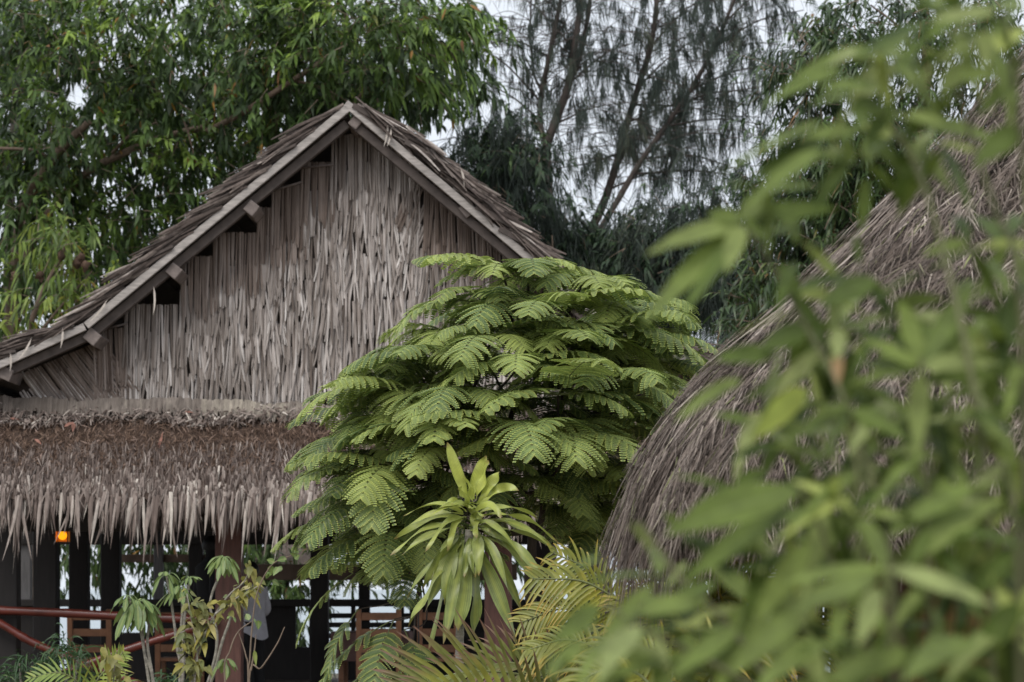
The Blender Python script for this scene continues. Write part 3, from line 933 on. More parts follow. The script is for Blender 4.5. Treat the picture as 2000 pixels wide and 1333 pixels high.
def leafy(GLf, GTw, blobs, nclump, per, spread, nleaf, tw_len, leafL, leafW, hang=.6, droop=.5, sick=0., sick_abs=False, seg=4, fold=0., prof='lance', bias=0., bright_top=0., shell=.6, tone=.5, tonevar=.16, hole=None):
    """foliage of drooping twigs in clumps inside ellipsoids (cx,cy,Y,rx,ry,rz m, weight)"""
    w = np.array([b[6] for b in blobs], float); w /= w.sum()
    bi = RNG.choice(len(blobs), nclump, p=w)
    cen = np.array([V(b[0], b[1], b[2]) for b in blobs])[bi]
    rad = np.array([[b[3] / F * b[2], b[5], b[4] / F * b[2]] for b in blobs])[bi]
    u = rand_dirs(nclump) * (RNG.random(nclump) ** (1 / 3 * (1 - shell) + .0))[:, None]
    u[:, 2] = u[:, 2]
    cc = cen + u * rad
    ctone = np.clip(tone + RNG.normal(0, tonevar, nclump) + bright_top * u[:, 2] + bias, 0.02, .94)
    outw = norm(u + 1e-3)
    T = nclump * per
    ci = np.repeat(np.arange(nclump), per)
    p0 = cc[ci] + RNG.normal(0, spread, (T, 3)) * np.array([1, .8, .75])
    td = norm(outw[ci] * .7 + rand_dirs(T) * .8 + np.array([0, 0, -.05]))
    tl = tw_len * RNG.uniform(.6, 1.2, T)
    t = (np.arange(nleaf) + .5) / nleaf
    pos = p0[:, None, :] + td[:, None, :] * (tl[:, None] * t)[..., None] + np.array([0, 0, -.28])[None, None] * (tl[:, None] * t ** 2)[..., None]
    rd = rand_dirs(T * nleaf).reshape(T, nleaf, 3)
    ld = norm(td[:, None, :] * .75 + rd * .75 + np.array([0, 0, -hang]))
    N = T * nleaf
    r = np.repeat(ctone[ci], nleaf) + RNG.normal(0, .10, N)
    r = np.clip(r, 0, .95)
    old = RNG.random(N) < .02
    r[old] = RNG.uniform(.965, 1.0, old.sum())
    sk = RNG.normal(0, abs(sick) + 1e-6, N) if not sick_abs else sick * RNG.uniform(.6, 1.2, N)
    blades(GLf, pos.reshape(-1, 3), ld.reshape(-1, 3), np.array([0, -.25, 1.]) + rand_dirs(N) * .5, leafL * RNG.uniform(.65, 1.15, N), leafW * RNG.uniform(.75, 1.2, N), seg=seg, droop=droop * RNG.uniform(.3, 1.3, N), sick=sk, fold=fold, prof=prof, rnd=r)
    if GTw is not None:
        sel = RNG.random(T) < .6
        blades(GTw, p0[sel] - td[sel] * tl[sel][:, None] * .5, td[sel], rand_dirs(sel.sum()), tl[sel] * 1.6, .014, seg=3, droop=.18, prof='needle')
    return cc


def tree(name, label, cat, foot, group=None):
    return thing(name, label, cat, foot, group)


def trunk_path(G, pts, r0, r1, sides=9, n=7, rough=.05):
    tube(G, smooth_path(pts, n), r0, r1, sides=sides, rough=rough)


# --- big broad-leaved tree upper left, behind the hall
YL = 37.5
foot = V(60, 1150, YL + 2); foot[2] = 0
tr = tree('broadleaf_tree', 'tall dense green tree with drooping leaves and brown limbs rising behind the left roof slope', 'tree', foot)
G1, G2, G3 = Geo(), Geo(), Geo()
bl = [(330, 60, YL, 330, 110, 2.2, 3.0), (120, 200, YL, 190, 130, 2.0, 2.2), (480, 150, YL, 260, 140, 2.0, 3.0), (700, 90, YL - .5, 230, 120, 1.8, 2.8), (250, 330, YL + 1, 260, 130, 2.0, 2.2),
      (80, 420, YL + 1, 140, 140, 1.8, 1.1), (430, 330, YL + 1, 150, 110, 1.6, 1.1), (810, 110, YL - .6, 80, 65, 1.0, .6), (760, 30, YL - .3, 160, 60, 1.2, 1.2), (600, 190, YL, 140, 70, 1.0, .9),
      (170, 30, YL, 130, 60, 1.2, .7), (30, 130, YL, 70, 70, 1.2, .35), (20, 560, YL + .5, 120, 110, 1.3, .8), (180, 520, YL + 1.5, 170, 80, 1.2, 1.0), (150, 440, YL, 150, 90, 1.2, 1.0), (340, 420, YL + 1, 120, 80, 1., .9)]
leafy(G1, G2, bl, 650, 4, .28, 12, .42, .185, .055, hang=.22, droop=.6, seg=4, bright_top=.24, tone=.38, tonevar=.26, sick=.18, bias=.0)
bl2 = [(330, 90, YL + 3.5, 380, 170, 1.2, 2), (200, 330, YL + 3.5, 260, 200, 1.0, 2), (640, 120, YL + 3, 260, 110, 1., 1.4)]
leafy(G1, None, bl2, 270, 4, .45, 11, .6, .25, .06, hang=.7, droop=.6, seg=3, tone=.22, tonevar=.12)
# hanging boughs seen through the open hall
bl3 = [(60, 1080, YL + 1, 130, 60, 1.0, 1), (260, 1090, YL + 1, 120, 70, 1.0, 1.4), (400, 1080, YL + 1, 110, 60, 1.0, 1.0), (560, 1075, YL + 1, 70, 60, .8, .5), (620, 1200, YL + 1, 60, 90, .8, .5), (180, 1030, YL + 1, 300, 50, 1.0, 1.6), (560, 1040, YL + 1, 160, 40, 1., .8), (530, 1150, YL + 1, 60, 40, .8, .7), (740, 1060, YL + 1, 120, 40, 1., .9), (900, 1080, YL + 1, 100, 50, 1., .8)]
leafy(G1, None, bl3, 170, 4, .25, 11, .45, .2, .045, hang=.8, droop=.6, seg=3, tone=.3, tonevar=.12)
tr_leaf = G1.build('crown', M['phyllode'], tr)
G2.build('twig', M['twig'], tr)
trunk_path(G3, [foot + [0, 0, -.1], V(40, 900, YL + 2), V(20, 700, YL + 1.5), V(45, 420, YL + 1), V(90, 330, YL + .3), V(130, 280, YL), V(175, 238, YL - .3)], .16, .05)
trunk_path(G3, [V(20, 700, YL + 1.5), V(60, 480, YL + .8), V(150, 355, YL + .2), V(240, 300, YL), V(330, 265, YL - .2), V(395, 250, YL)], .075, .045)
trunk_path(G3, [V(400, 260, YL + .2), V(475, 220, YL - .9), V(560, 165, YL - 1.2), V(640, 113, YL - 1.3)], .05, .035)
trunk_path(G3, [V(575, 158, YL - 1.2), V(630, 172, YL - 1.2), V(690, 205, YL - 1.3)], .022, .012, 6)
trunk_path(G3, [V(660, 10, YL - .6), V(680, 45, YL - .8), V(678, 60, YL - .8)], .03, .02, 6)
trunk_path(G3, [V(220, 298, YL), V(260, 260, YL - .4), V(305, 240, YL - .4)], .03, .015, 6)
trunk_path(G3, [V(0, 290, YL - .6), V(70, 295, YL - .8), V(105, 320, YL - .4)], .025, .02, 6)
trunk_path(G3, [V(690, 205, YL - 1.), V(760, 120, YL - .8), V(850, 80, YL - .8), V(900, 130, YL - .8)], .03, .01, 6)
trunk_path(G3, [V(355, 225, YL - .7), V(368, 262, YL - .7), V(378, 300, YL - .7)], .018, .012, 6)
G3.build('trunk', M['bark'], tr)

# tip sprays reaching right over the ridge
G1, G2 = Geo(), Geo()
for (xa, ya, xb, yb) in ((760, 60, 935, 30), (740, 90, 925, 150), (720, 130, 890, 200), (700, 60, 900, 100), (650, 40, 830, 60), (600, 100, 780, 180), (850, 20, 930, 60), (780, 150, 910, 178)):
    a, b = V(xa, ya, YL - 1.0), V(xb, yb, YL - 1.2)
    P = smooth_path([a, (a + b) / 2 + [0, 0, .12], b], 10)
    tube(G2, P, .012, .005, sides=5)
    n = 46
    ti = RNG.integers(2, len(P), n)
    blades(G1, P[np.minimum(ti, len(P) - 1)] + RNG.normal(0, .03, (n, 3)), norm(b - a)[None] * .55 + rand_dirs(n) * .45 + [0, 0, -.55], np.array([0, -.5, .8]) + rand_dirs(n) * .4, RNG.uniform(.2, .34, n), RNG.uniform(.04, .06, n), seg=5, droop=.7, prof='lance', rnd=np.clip(RNG.normal(.62, .14, n), 0, .95), sick=RNG.normal(0, .15, n))
G1.build('spray', M['phyllode'], tr_leaf)
G2.build('spray_stem', M['twig'], tr_leaf)

# --- lighter yellow-green young tree at the left edge
YY = 34.5
foot = V(70, 1150, YY); foot[2] = 0
tr = tree('young_tree', 'young yellow-green tree with brown seed clusters at left edge above the lower roof', 'tree', foot)
G1, G2, G3 = Geo(), Geo(), Geo()
bl = [(120, 480, YY, 75, 45, .5, 1.6), (170, 560, YY, 55, 55, .5, 1.3), (95, 570, YY, 80, 50, .6, 1.3), (60, 630, YY, 70, 40, .6, .5)]
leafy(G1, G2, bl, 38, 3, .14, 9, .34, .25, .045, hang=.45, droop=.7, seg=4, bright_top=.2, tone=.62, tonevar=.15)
G1.build('crown', M['yellowgreen'], tr)
trunk_path(G3, [foot, V(60, 850, YY), V(55, 680, YY), V(75, 590, YY), V(120, 500, YY), V(135, 450, YY)], .07, .015)
trunk_path(G3, [V(55, 680, YY), V(110, 610, YY), V(180, 530, YY)], .03, .01, 6)
G3.build('trunk', M['bark'], tr)
G2.build('twig', M['twig'], tr)
for (x, y) in ((158, 505), (120, 500), (80, 540), (165, 520), (30, 540), (150, 515)):
    G4 = Geo()
    c4 = V(x, y, YY - .4)
    tube(G4, [c4 + [0, 0, .08 - .04 * i] + RNG.normal(0, .012, 3) for i in range(5)], .03, sides=9, radii=[.012, .045, .06, .045, .01], rough=.35)
    G4.build('seed_cluster', M['moss'], tr)


# --- casuarinas
def casuarina(label, trunks, Y, foot, subs, ntuft, r0=.12, extra=(), tuft=(.3, .62), group='casuarina trees behind the hall'):
    t = thing('casuarina_tree', label, 'tree', foot, group)
    GT, GN, GS = Geo(), Geo(), Geo()
    paths = []
    for k, (pts, ra, rb) in enumerate(trunks):
        P = smooth_path(VA([(x, y, Y + dy) for (x, y, dy) in pts]), 8)
        tube(GT, P, ra * .72, rb * .72, sides=8, rough=.06)
        paths.append((P, 1.0))
    P = smooth_path([foot, (foot + paths[0][0][0]) / 2, paths[0][0][0]], 5)
    tube(GT, P, trunks[0][1] * 1.5, trunks[0][1], sides=9, rough=.05)
    bases = []
    for (xa, ya, xb, yb, sag, dy) in subs:
        a, b = V(xa, ya, Y), V(xb, yb, Y + dy)
        m = (a + b) / 2 + np.array([0, 0, sag])
        P = smooth_path([a, m, b], 9)
        tube(GT, P, .022, .007, sides=6)
        bases += [P[i] for i in range(2, len(P))] * 2
    for P, w in paths:
        for _ in range(int(len(P) * 1.3)):
            i = RNG.integers(max(1, len(P) // 4), len(P))
            d = norm(np.array([RNG.normal(.25, .9), RNG.normal(0, .8), RNG.uniform(-.1, .8)]))
            L = RNG.uniform(.8, 2.2)
            q = smooth_path([P[i], P[i] + d * L * .5 + [0, 0, .08], P[i] + d * L + [0, 0, -.12]], 6)
            tube(GS, q, .009, .004, sides=5)
            bases += [q[j] for j in range(2, len(q))]
    for (x, y, rx, ry, n, dy) in extra:
        for _ in range(n):
            u = RNG.normal(size=2) * .55
            c = V(x + rx * u[0], y + ry * u[1], Y + dy + RNG.normal(0, .5))
            bases.append(c)
            if RNG.random() < .35:
                d = norm(np.array([RNG.normal(.3, .8), RNG.normal(0, .6), RNG.uniform(-.3, .6)]))
                tube(GS, smooth_path([c - d * .7, c + [0, 0, .05], c + d * .5], 4), .008, .004, sides=5)
    bases = np.array(bases)
    sel = RNG.integers(0, len(bases), ntuft)
    B = bases[sel] + RNG.normal(0, .14, (ntuft, 3))
    ns = 18
    tl = RNG.uniform(*tuft, ntuft)
    lean = RNG.normal(0, .22, (ntuft, 3))
    d = np.array([0, 0, -1.])[None, None] + lean[:, None, :] + RNG.normal(0, .17, (ntuft, ns, 3))
    bb = np.repeat(B, ns, 0) + RNG.normal(0, .035, (ntuft * ns, 3))
    r = np.clip(np.repeat(RNG.normal(.45, .2, ntuft), ns) + RNG.normal(0, .12, ntuft * ns), 0, 1)
    blades(GN, bb, d.reshape(-1, 3), rand_dirs(ntuft * ns), np.repeat(tl, ns) * RNG.uniform(.55, 1.1, ntuft * ns), .0125, seg=2, droop=.25, prof='needle', rnd=r)
    GT.build('trunk', M['bark_dark'], t)
    GS.build('twig', M['bark_dark'], t)
    GN.build('crown', M['needle'], t)
    return t


YC = 45.0
f1 = V(1060, 1150, YC); f1[2] = 0
casuarina('casuarina with forked dark trunk just right of the roof ridge', [
    ([(1072, 520, 0), (1071, 394, 0), (1067, 292, 0), (1082, 244, 0), (1112, 161, 0), (1122, 94, 0), (1135, 0, 0), (1150, -120, 0)], .16, .06),
    ([(1067, 292, 0), (1055, 240, 0), (1058, 180, 0), (1075, 101, -.2), (1095, 0, -.2), (1120, -100, 0)], .09, .045),
    ([(1112, 161, 0), (1130, 118, .2), (1150, 22, .2), (1155, -60, 0)], .08, .05),
    ([(1056, 175, 0), (1042, 140, .2), (1036, 60, .2), (1038, -20, 0)], .04, .02)], YC, f1,
    [(1060, 240, 940, 160, .1, -.5), (1057, 200, 900, 80, .2, -.8), (1070, 110, 935, 90, .2, -.5), (1110, 165, 1250, 80, .15, .3), (1082, 244, 1230, 200, .1, 0), (1120, 95, 1000, -20, .1, 0), (1068, 300, 930, 230, .0, -.6)],
    250, extra=((930, 90, 60, 60, 18, -.6), (960, 200, 70, 60, 16, -.6), (1010, 60, 60, 60, 16, 0), (885, 220, 30, 80, 8, -1), (1080, 420, 60, 70, 30, .5), (1120, 60, 50, 60, 14, 0), (1010, 250, 60, 60, 10, 0)))
f2 = V(1150, 1150, YC + 1); f2[2] = 0
casuarina('tall slim casuarina with bare leaning trunk in the middle of the sky gap', [
    ([(1150, 480, 0), (1161, 439, 0), (1187, 375, 0), (1210, 300, 0), (1225, 240, 0), (1247, 169, 0), (1270, 94, 0), (1281, 22, 0), (1290, -90, 0)], .13, .06)], YC + 1, f2,
    [(1225, 240, 1420, 190, .12, 0), (1210, 300, 1080, 330, -.05, 0), (1247, 169, 1400, 60, .15, .3), (1270, 94, 1380, -10, .1, 0), (1247, 169, 1130, 150, .1, 0), (1235, 205, 1480, 250, .15, .2), (1190, 370, 1340, 330, .1, 0)],
    200, extra=((1200, 150, 70, 90, 24, 0), (1320, 60, 80, 60, 30, 0), (1240, 60, 60, 60, 18, 0), (1180, 470, 90, 50, 40, 0), (1250, 260, 70, 60, 14, 0)))
f3 = V(1180, 1150, YC - 1); f3[2] = 0
casuarina('casuarina with thin trunk slanting far to the right towards the sickle-leaved tree', [
    ([(1172, 450, 0), (1225, 360, 0), (1255, 311, 0), (1300, 247, 0), (1349, 176, 0), (1394, 94, 0), (1431, 8, 0), (1470, -90, 0)], .085, .04)], YC - 1, f3,
    [(1300, 247, 1500, 245, .12, 0), (1349, 176, 1540, 130, .15, 0), (1255, 311, 1440, 330, .15, 0), (1394, 94, 1570, 20, .15, 0), (1330, 200, 1490, 180, .1, 0), (1240, 340, 1480, 350, .1, 0), (1410, 50, 1520, -30, .1, 0)],
    400, extra=((1450, 60, 90, 60, 44, 0), (1420, 210, 80, 60, 34, 0), (1310, 330, 70, 35, 20, 0), (1470, 280, 50, 50, 22, 0), (1340, 120, 60, 60, 18, 0), (1500, 130, 50, 60, 20, 0)))
f4 = V(1420, 1150, YC + 2); f4[2] = 0
casuarina('lower drooping casuarina showing pale sky between foliage left of the right-hand thatch roof', [
    ([(1430, 860, 0), (1440, 640, 0), (1450, 520, 0), (1440, 430, 0)], .10, .04)], YC + 2, f4,
    [(1445, 600, 1370, 560, .1, 0), (1440, 640, 1530, 600, .1, 0), (1445, 560, 1560, 520, .1, 0), (1440, 660, 1380, 610, .1, 0)],
    230, extra=((1400, 520, 60, 40, 24, 0), (1480, 560, 60, 60, 26, 0), (1430, 650, 50, 60, 24, 0), (1420, 700, 60, 40, 20, 0)), tuft=(.4, .8))
f5 = V(20, 1150, YC); f5[2] = 0
casuarina('dark casuarina showing behind the broadleaf tree at the top left corner', [
    ([(15, 700, 0), (20, 400, 0), (35, 180, 0), (50, 20, 0), (60, -90, 0)], .15, .06)], YC, f5,
    [(30, 180, 150, 120, .1, 0), (40, 100, -60, 60, .1, 0), (30, 250, -50, 260, .1, 0)], 330, extra=((20, 130, 40, 80, 40, 0), (80, 110, 60, 50, 14, 0), (20, 300, 50, 80, 20, 0), (10, 40, 40, 40, 12, 0)))

# --- dark bushy trees low behind the right roof slope
def bushy(label, blobs, Y, n, per, tone, footx, group='dark bushy trees behind the right roof slope', needles=0, leaf=(.17, .045)):
    foot = V(footx, 1150, Y); foot[2] = 0
    t = thing('bushy_tree', label, 'tree', foot, group)
    G1, G2, G3 = Geo(), Geo(), Geo()
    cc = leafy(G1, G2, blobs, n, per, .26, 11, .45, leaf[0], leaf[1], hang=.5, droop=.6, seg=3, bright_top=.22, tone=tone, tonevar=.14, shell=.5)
    if needles:
        sel = RNG.integers(0, len(cc), needles)
        B = cc[sel] + RNG.normal(0, .3, (needles, 3))
        bb = np.repeat(B, 16, 0) + RNG.normal(0, .05, (needles * 16, 3))
        d = np.array([0, 0, -.9]) + RNG.normal(0, .4, (needles * 16, 3))
        g = Geo()
        blades(g, bb, d, rand_dirs(needles * 16), RNG.uniform(.25, .6, needles * 16), .016, seg=2, droop=.2, prof='needle', rnd=np.clip(np.repeat(RNG.normal(.4, .2, needles), 16), 0, 1))
        g.build('needle_foliage', M['needle'], t)
    G1.build('crown', M['bush_dark'], t)
    G2.build('twig', M['twig'], t)
    top = V(blobs[0][0], blobs[0][1], Y)
    trunk_path(G3, [foot, foot * .5 + V(blobs[0][0], 700, Y) * .5, V(blobs[0][0], 650, Y), top], .12, .04)
    for b in blobs[1:]:
        trunk_path(G3, [V(blobs[0][0], 640, Y), (V(b[0], b[1], b[2]) + V(blobs[0][0], 600, Y)) / 2, V(b[0], b[1], b[2])], .05, .02, 6)
    G3.build('trunk', M['bark_dark'], t)


bushy('dark dense bushy tree rising just behind the right roof slope', [(980, 370, 41, 75, 85, 1.2, 2.5), (960, 300, 41, 40, 30, .7, .6), (1005, 300, 41, 50, 40, .8, .9), (1050, 470, 41, 80, 90, 1.0, 1.6)], 41, 105, 4, .46, 980, needles=300)
bushy('dark feathery thicket tree under the casuarina trunks', [(1180, 545, 41.5, 110, 60, 1.2, 2), (1120, 510, 41.5, 70, 60, 1.0, 1.2), (1240, 560, 41.5, 110, 50, 1.0, 1.4)], 41.5, 80, 4, .36, 1180, needles=600)
bushy('dark tree with brighter curled leaves on top between casuarinas and right thatch roof', [(1320, 510, 40.5, 100, 60, 1.2, 2), (1285, 455, 40.5, 60, 35, .8, .8), (1390, 425, 40.5, 50, 35, .8, .8), (1340, 570, 40.5, 90, 35, 1.0, 1)], 40.5, 90, 4, .46, 1320, needles=450)

# --- sickle-leaved tree upper right
YR = 31.0
foot = V(1820, 1150, YR + 1); foot[2] = 0
tr = tree('sickle_leaf_tree', 'tree with small curved sickle leaves against the sky above the right thatch roof', 'tree', foot)
G1, G2, G3 = Geo(), Geo(), Geo()
bl = [(1610, 120, YR, 85, 75, .8, 1.5), (1720, 60, YR, 120, 70, 1.0, 1.5), (1850, 120, YR, 130, 110, 1.0, 2.0), (1960, 100, YR, 90, 110, 1.0, 1.5), (1640, 270, YR, 100, 70, .9, 1.6), (1780, 300, YR, 130, 90, 1.0, 2.2),
      (1560, 360, YR, 90, 50, .8, .9), (1640, 430, YR, 110, 90, .9, 2.2), (1540, 520, YR, 90, 90, .9, 2.0), (1480, 600, YR, 50, 50, .7, .8), (1720, 400, YR, 100, 70, .8, 1.6), (1570, 240, YR, 45, 40, .6, .5), (1930, 250, YR, 90, 70, .8, .8)]
for sg in (-.5, .5):
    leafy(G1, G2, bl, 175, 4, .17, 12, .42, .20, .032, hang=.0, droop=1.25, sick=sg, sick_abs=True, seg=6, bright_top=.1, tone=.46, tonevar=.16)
bl = [(1680, 460, YR + 1.5, 150, 110, .8, 1), (1560, 540, YR + 1.5, 100, 100, .8, .8)]
leafy(G1, None, bl, 90, 4, .25, 11, .45, .2, .03, hang=.5, droop=.6, seg=4, tone=.22)
G1.build('crown', M['sickle'], tr)
G2.build('twig', M['twig'], tr)
for pts, ra, rb in (([foot, V(1800, 800, YR + .5), V(1770, 560, YR), V(1790, 300, YR), V(1810, 120, YR), V(1800, -60, YR)], .15, .05), ([V(1775, 500, YR), V(1700, 340, YR), V(1640, 230, YR), V(1600, 120, YR)], .05, .012),
                    ([V(1780, 420, YR), V(1880, 260, YR), V(1950, 100, YR)], .05, .015), ([V(1785, 650, YR), V(1680, 560, YR), V(1560, 520, YR), V(1480, 590, YR)], .05, .012), ([V(1770, 560, YR), V(1690, 470, YR), V(1600, 380, YR)], .035, .01), ([V(1805, 150, YR), V(1760, 60, YR), V(1700, 10, YR)], .03, .01), ([V(1790, 280, YR), V(1700, 255, YR), V(1560, 235, YR)], .025, .008)):
    trunk_path(G3, pts, ra, rb, 7)
G3.build('trunk', M['bark'], tr)

# ------------------------------------------------------------------ feathery-leaved tree in the middle
YF = 14.0


def frond(GL, GR, hub, az, elev, L, npair, pl, tone, curl):
    """bipinnate frond: rachis arching from hub, pairs of drooping pinnae made of leaflets"""
    n = npair
    t = np.linspace(0, 1, n + 3)
    el = elev - curl * t ** 1.3
    ds = L / (n + 2)
    d = np.stack([np.cos(el) * cos(az), np.cos(el) * sin(az), np.sin(el)], 1)
    P = hub + np.vstack([np.zeros(3), np.cumsum(d[:-1] * ds, 0)])
    tube(GR, P, .0042, .0016, sides=4)
    T = d[3:]
    base = P[3:]
    tt = t[3:]
    m = len(base)
    sidev = np.array([-sin(az), cos(az), 0.])
    upv = norm(np.cross(np.broadcast_to(sidev, (m, 3)), T)) * -1
    upv = np.where(upv[:, 2:3] < 0, -upv, upv)
    plen = pl * np.clip(np.sin(pi * (0.25 + .70 * tt)) ** .55, .3, 1)
    nl = 12
    for sg in (-1, 1):
        pd = norm(sidev * sg * .9 + T * (.25 + .65 * tt[:, None] ** 2) + upv * .12 + RNG.normal(0, .05, (m, 3)))
        dr = RNG.uniform(.45, 1.0, m) if RNG.random() < .75 else RNG.uniform(.2, .6, m)
        k = (np.arange(nl) + .6) / nl
        pos = base[:, None, :] + plen[:, None, None] * (pd[:, None, :] * k[None, :, None] * .93 + np.array([0, 0, -1.]) * (dr[:, None] * k[None] ** 2 * .55)[..., None])
        tg = norm(pd[:, None, :] + np.array([0, 0, -1.]) * (2 * .55 * dr[:, None] * k[None])[..., None])
        # leaflet axis lies along the frond axis, on both sides of each pinna
        ax = norm(T[:, None, :] - tg * np.sum(T[:, None, :] * tg, -1, keepdims=True))
        nr = np.cross(tg, ax)
        nr = np.where(nr[..., 2:3] < 0, -nr, nr)
        miss = (RNG.random((m, 1)) < .03) * .8
        wl = ds * .60 * np.clip(np.sin(pi * (.2 + .74 * k)) ** .5, .3, 1)
        for s2 in (-1, 1):
            ld = norm(ax * s2 + tg * .22 + nr * .30)
            N = m * nl
            wl2 = wl[None] * (1 - miss) * RNG.uniform(.88, 1.08, (m, nl))
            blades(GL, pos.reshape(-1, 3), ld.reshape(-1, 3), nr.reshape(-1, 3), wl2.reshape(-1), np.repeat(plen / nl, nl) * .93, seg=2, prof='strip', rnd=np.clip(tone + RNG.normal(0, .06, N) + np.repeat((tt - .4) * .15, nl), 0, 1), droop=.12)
        # pinna midrib
        blades(GR, base, pd, upv, plen, .0022, seg=3, droop=dr * .55, prof='needle')


foot = V(1045, 1150, YF + .1); foot[2] = 0
ft = tree('feathery_leaf_tree', 'young tree with layered fern-like feathery green leaves in front of the hall', 'tree', foot)
GL, GR, GB3 = Geo(), Geo(), Geo()
hubs = [(1030, 545, 0, 1), (982, 535, .1, .9), (1135, 560, 0, 1), (990, 600, -.3, 1), (945, 592, 0, 1), (1075, 610, -.4, 1), (1230, 600, 0, 1), (1310, 605, .2, .9), (875, 648, 0, 1), (960, 660, -.5, 1), (1100, 670, -.5, 1), (1190, 650, -.3, 1), (1290, 660, 0, 1),
        (805, 712, 0, 1), (860, 690, -.4, 1), (1010, 720, -.7, 1), (1310, 715, .1, 1), (765, 770, 0, 1), (790, 765, -.3, 1), (900, 775, -.7, 1), (1090, 770, -.8, 1.15), (1190, 745, -.5, 1), (1260, 780, -.2, 1), (675, 850, 0, 1), (745, 830, -.2, 1),
        (865, 850, -.7, 1), (1000, 830, -.9, 1.1), (1110, 850, -.8, 1.1), (1200, 840, -.5, 1), (665, 930, 0, 1.05), (770, 915, -.4, 1.05), (880, 890, -.6, 1), (690, 975, -.1, 1), (1180, 930, -.2, 1), (1090, 950, -.2, 1), (985, 930, -.3, 1), (745, 1035, -.1, 1), (830, 1000, -.1, .9),
        (1120, 1000, .1, .9), (1190, 980, .1, .9), (755, 1090, .1, .85), (800, 1060, 0, .9)]
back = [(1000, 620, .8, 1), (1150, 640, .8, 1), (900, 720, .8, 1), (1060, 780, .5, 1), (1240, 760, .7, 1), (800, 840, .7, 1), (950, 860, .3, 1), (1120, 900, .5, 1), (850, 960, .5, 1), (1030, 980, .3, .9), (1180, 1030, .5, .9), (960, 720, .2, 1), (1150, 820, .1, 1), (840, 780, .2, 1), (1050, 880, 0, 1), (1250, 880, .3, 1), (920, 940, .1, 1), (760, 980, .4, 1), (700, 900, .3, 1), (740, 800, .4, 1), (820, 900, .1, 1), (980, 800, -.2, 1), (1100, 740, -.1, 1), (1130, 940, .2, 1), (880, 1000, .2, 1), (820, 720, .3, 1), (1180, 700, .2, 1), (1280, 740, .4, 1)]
crown_c = V(1010, 860, YF)
forks = [V(1040, 1040, YF + .1), V(1060, 960, YF), V(1000, 980, YF + .1), V(960, 900, YF + .1), V(1090, 850, YF), V(1010, 780, YF + .1), V(1180, 800, YF + .1), V(860, 930, YF), V(1050, 690, YF + .1), V(900, 800, YF)]
for (a, b) in ((0, 1), (0, 2), (2, 3), (1, 4), (3, 5), (4, 6), (2, 7), (5, 8), (3, 9)):
    trunk_path(GB3, [forks[a], (forks[a] + forks[b]) / 2 + RNG.normal(0, .03, 3), forks[b]], .022, .017, 7, 5)
trunk_path(GB3, [foot, V(1050, 1300, YF + .1), V(1035, 1150, YF + .1), forks[0]], .045, .028, 9, 7)
FK = np.array(forks)
for hi, (x, y, dY, sc) in enumerate(hubs + back):
    isback = hi >= len(hubs)
    if not isback:
        y += 2
        x += np.clip((790 - x) * .5, 0, 70) - np.clip((x - 1200) * .72, 0, 95)
    h = V(x, y, YF + dY)
    low = (FK[:, 2] < h[2] + .05)
    dist = np.linalg.norm(FK - h, axis=1) + np.where(low, 0, .6)
    f0 = FK[np.argmin(dist)]
    trunk_path(GB3, [f0, f0 * .45 + h * .55 + np.array([0, 0, -.05]), h], .012, .006, 6, 5)
    out = h - crown_c
    oa = atan2(out[1] - .35, out[0])
    nf = 7 if not isback else 6
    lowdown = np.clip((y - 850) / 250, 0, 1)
    for i in range(nf):
        az = oa + (i - (nf - 1) / 2) * 2 * pi / nf * .86 + RNG.normal(0, .16)
        side_ = abs((az - oa + pi) % (2 * pi) - pi)
        elev = RNG.uniform(.08, .55) + (.1 if side_ > 1.8 else 0) - lowdown * .3 - .06 * max(0, -sin(az))
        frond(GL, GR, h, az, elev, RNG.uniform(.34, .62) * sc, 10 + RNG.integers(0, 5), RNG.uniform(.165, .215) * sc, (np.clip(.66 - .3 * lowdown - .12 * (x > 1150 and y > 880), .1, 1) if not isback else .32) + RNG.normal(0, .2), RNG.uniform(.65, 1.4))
# lower straggling sprays
for (x, y, az, el, L, tn) in ((760, 1215, pi * 1.05, -.5, .6, .4), (700, 1190, pi * 1.1, -.9, .5, .5), (740, 1300, pi * 1.02, -.5, .4, .35), (790, 1230, 1.7 * pi, -.9, .5, .35), (770, 1210, pi * 1.35, -.8, .55, .4), (760, 1320, pi * 1.7, -.7, .4, .3), (660, 1010, pi * .98, -.15, .4, .75), (690, 1120, pi, -.6, .5, .7)):
    h = V(x, y, YF - .1)
    trunk_path(GB3, [V(860, 1010, YF), V(830 - .1 * (860 - x), (1000 + y) / 2 - 10, YF - .1), V((860 + 2 * x) / 3 + 20, y - 20, YF - .1), h], .007, .0035, 6, 5)
    frond(GL, GR, h, az, el, L, 12, .14, tn, .7)
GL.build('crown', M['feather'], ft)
GR.build('leaf_stalk', M['rachis'], ft)
GB3.build('trunk', M['bark_dark'], ft)

# ------------------------------------------------------------------ dracaena
YD = 12.0
foot = V(893, 1400, YD); foot[2] = 0
dr = thing('dracaena', 'single-stemmed dracaena with wide striped yellow-green strap leaves before the feathery tree', 'plant', foot)
G = Geo()
P = smooth_path(VA([(893, 1790, YD), (893, 1500, YD), (897, 1330, YD), (899, 1220, YD), (908, 1130, YD), (914, 1070, YD), (917, 1035, YD)]), 16)
P[0] = foot
rad = .021 * (1 + .07 * (np.arange(len(P)) % 3 == 0))
tube(G, P, .02, sides=12, radii=rad)
G.build('stem', M['bark_grey'], dr)
G = Geo()
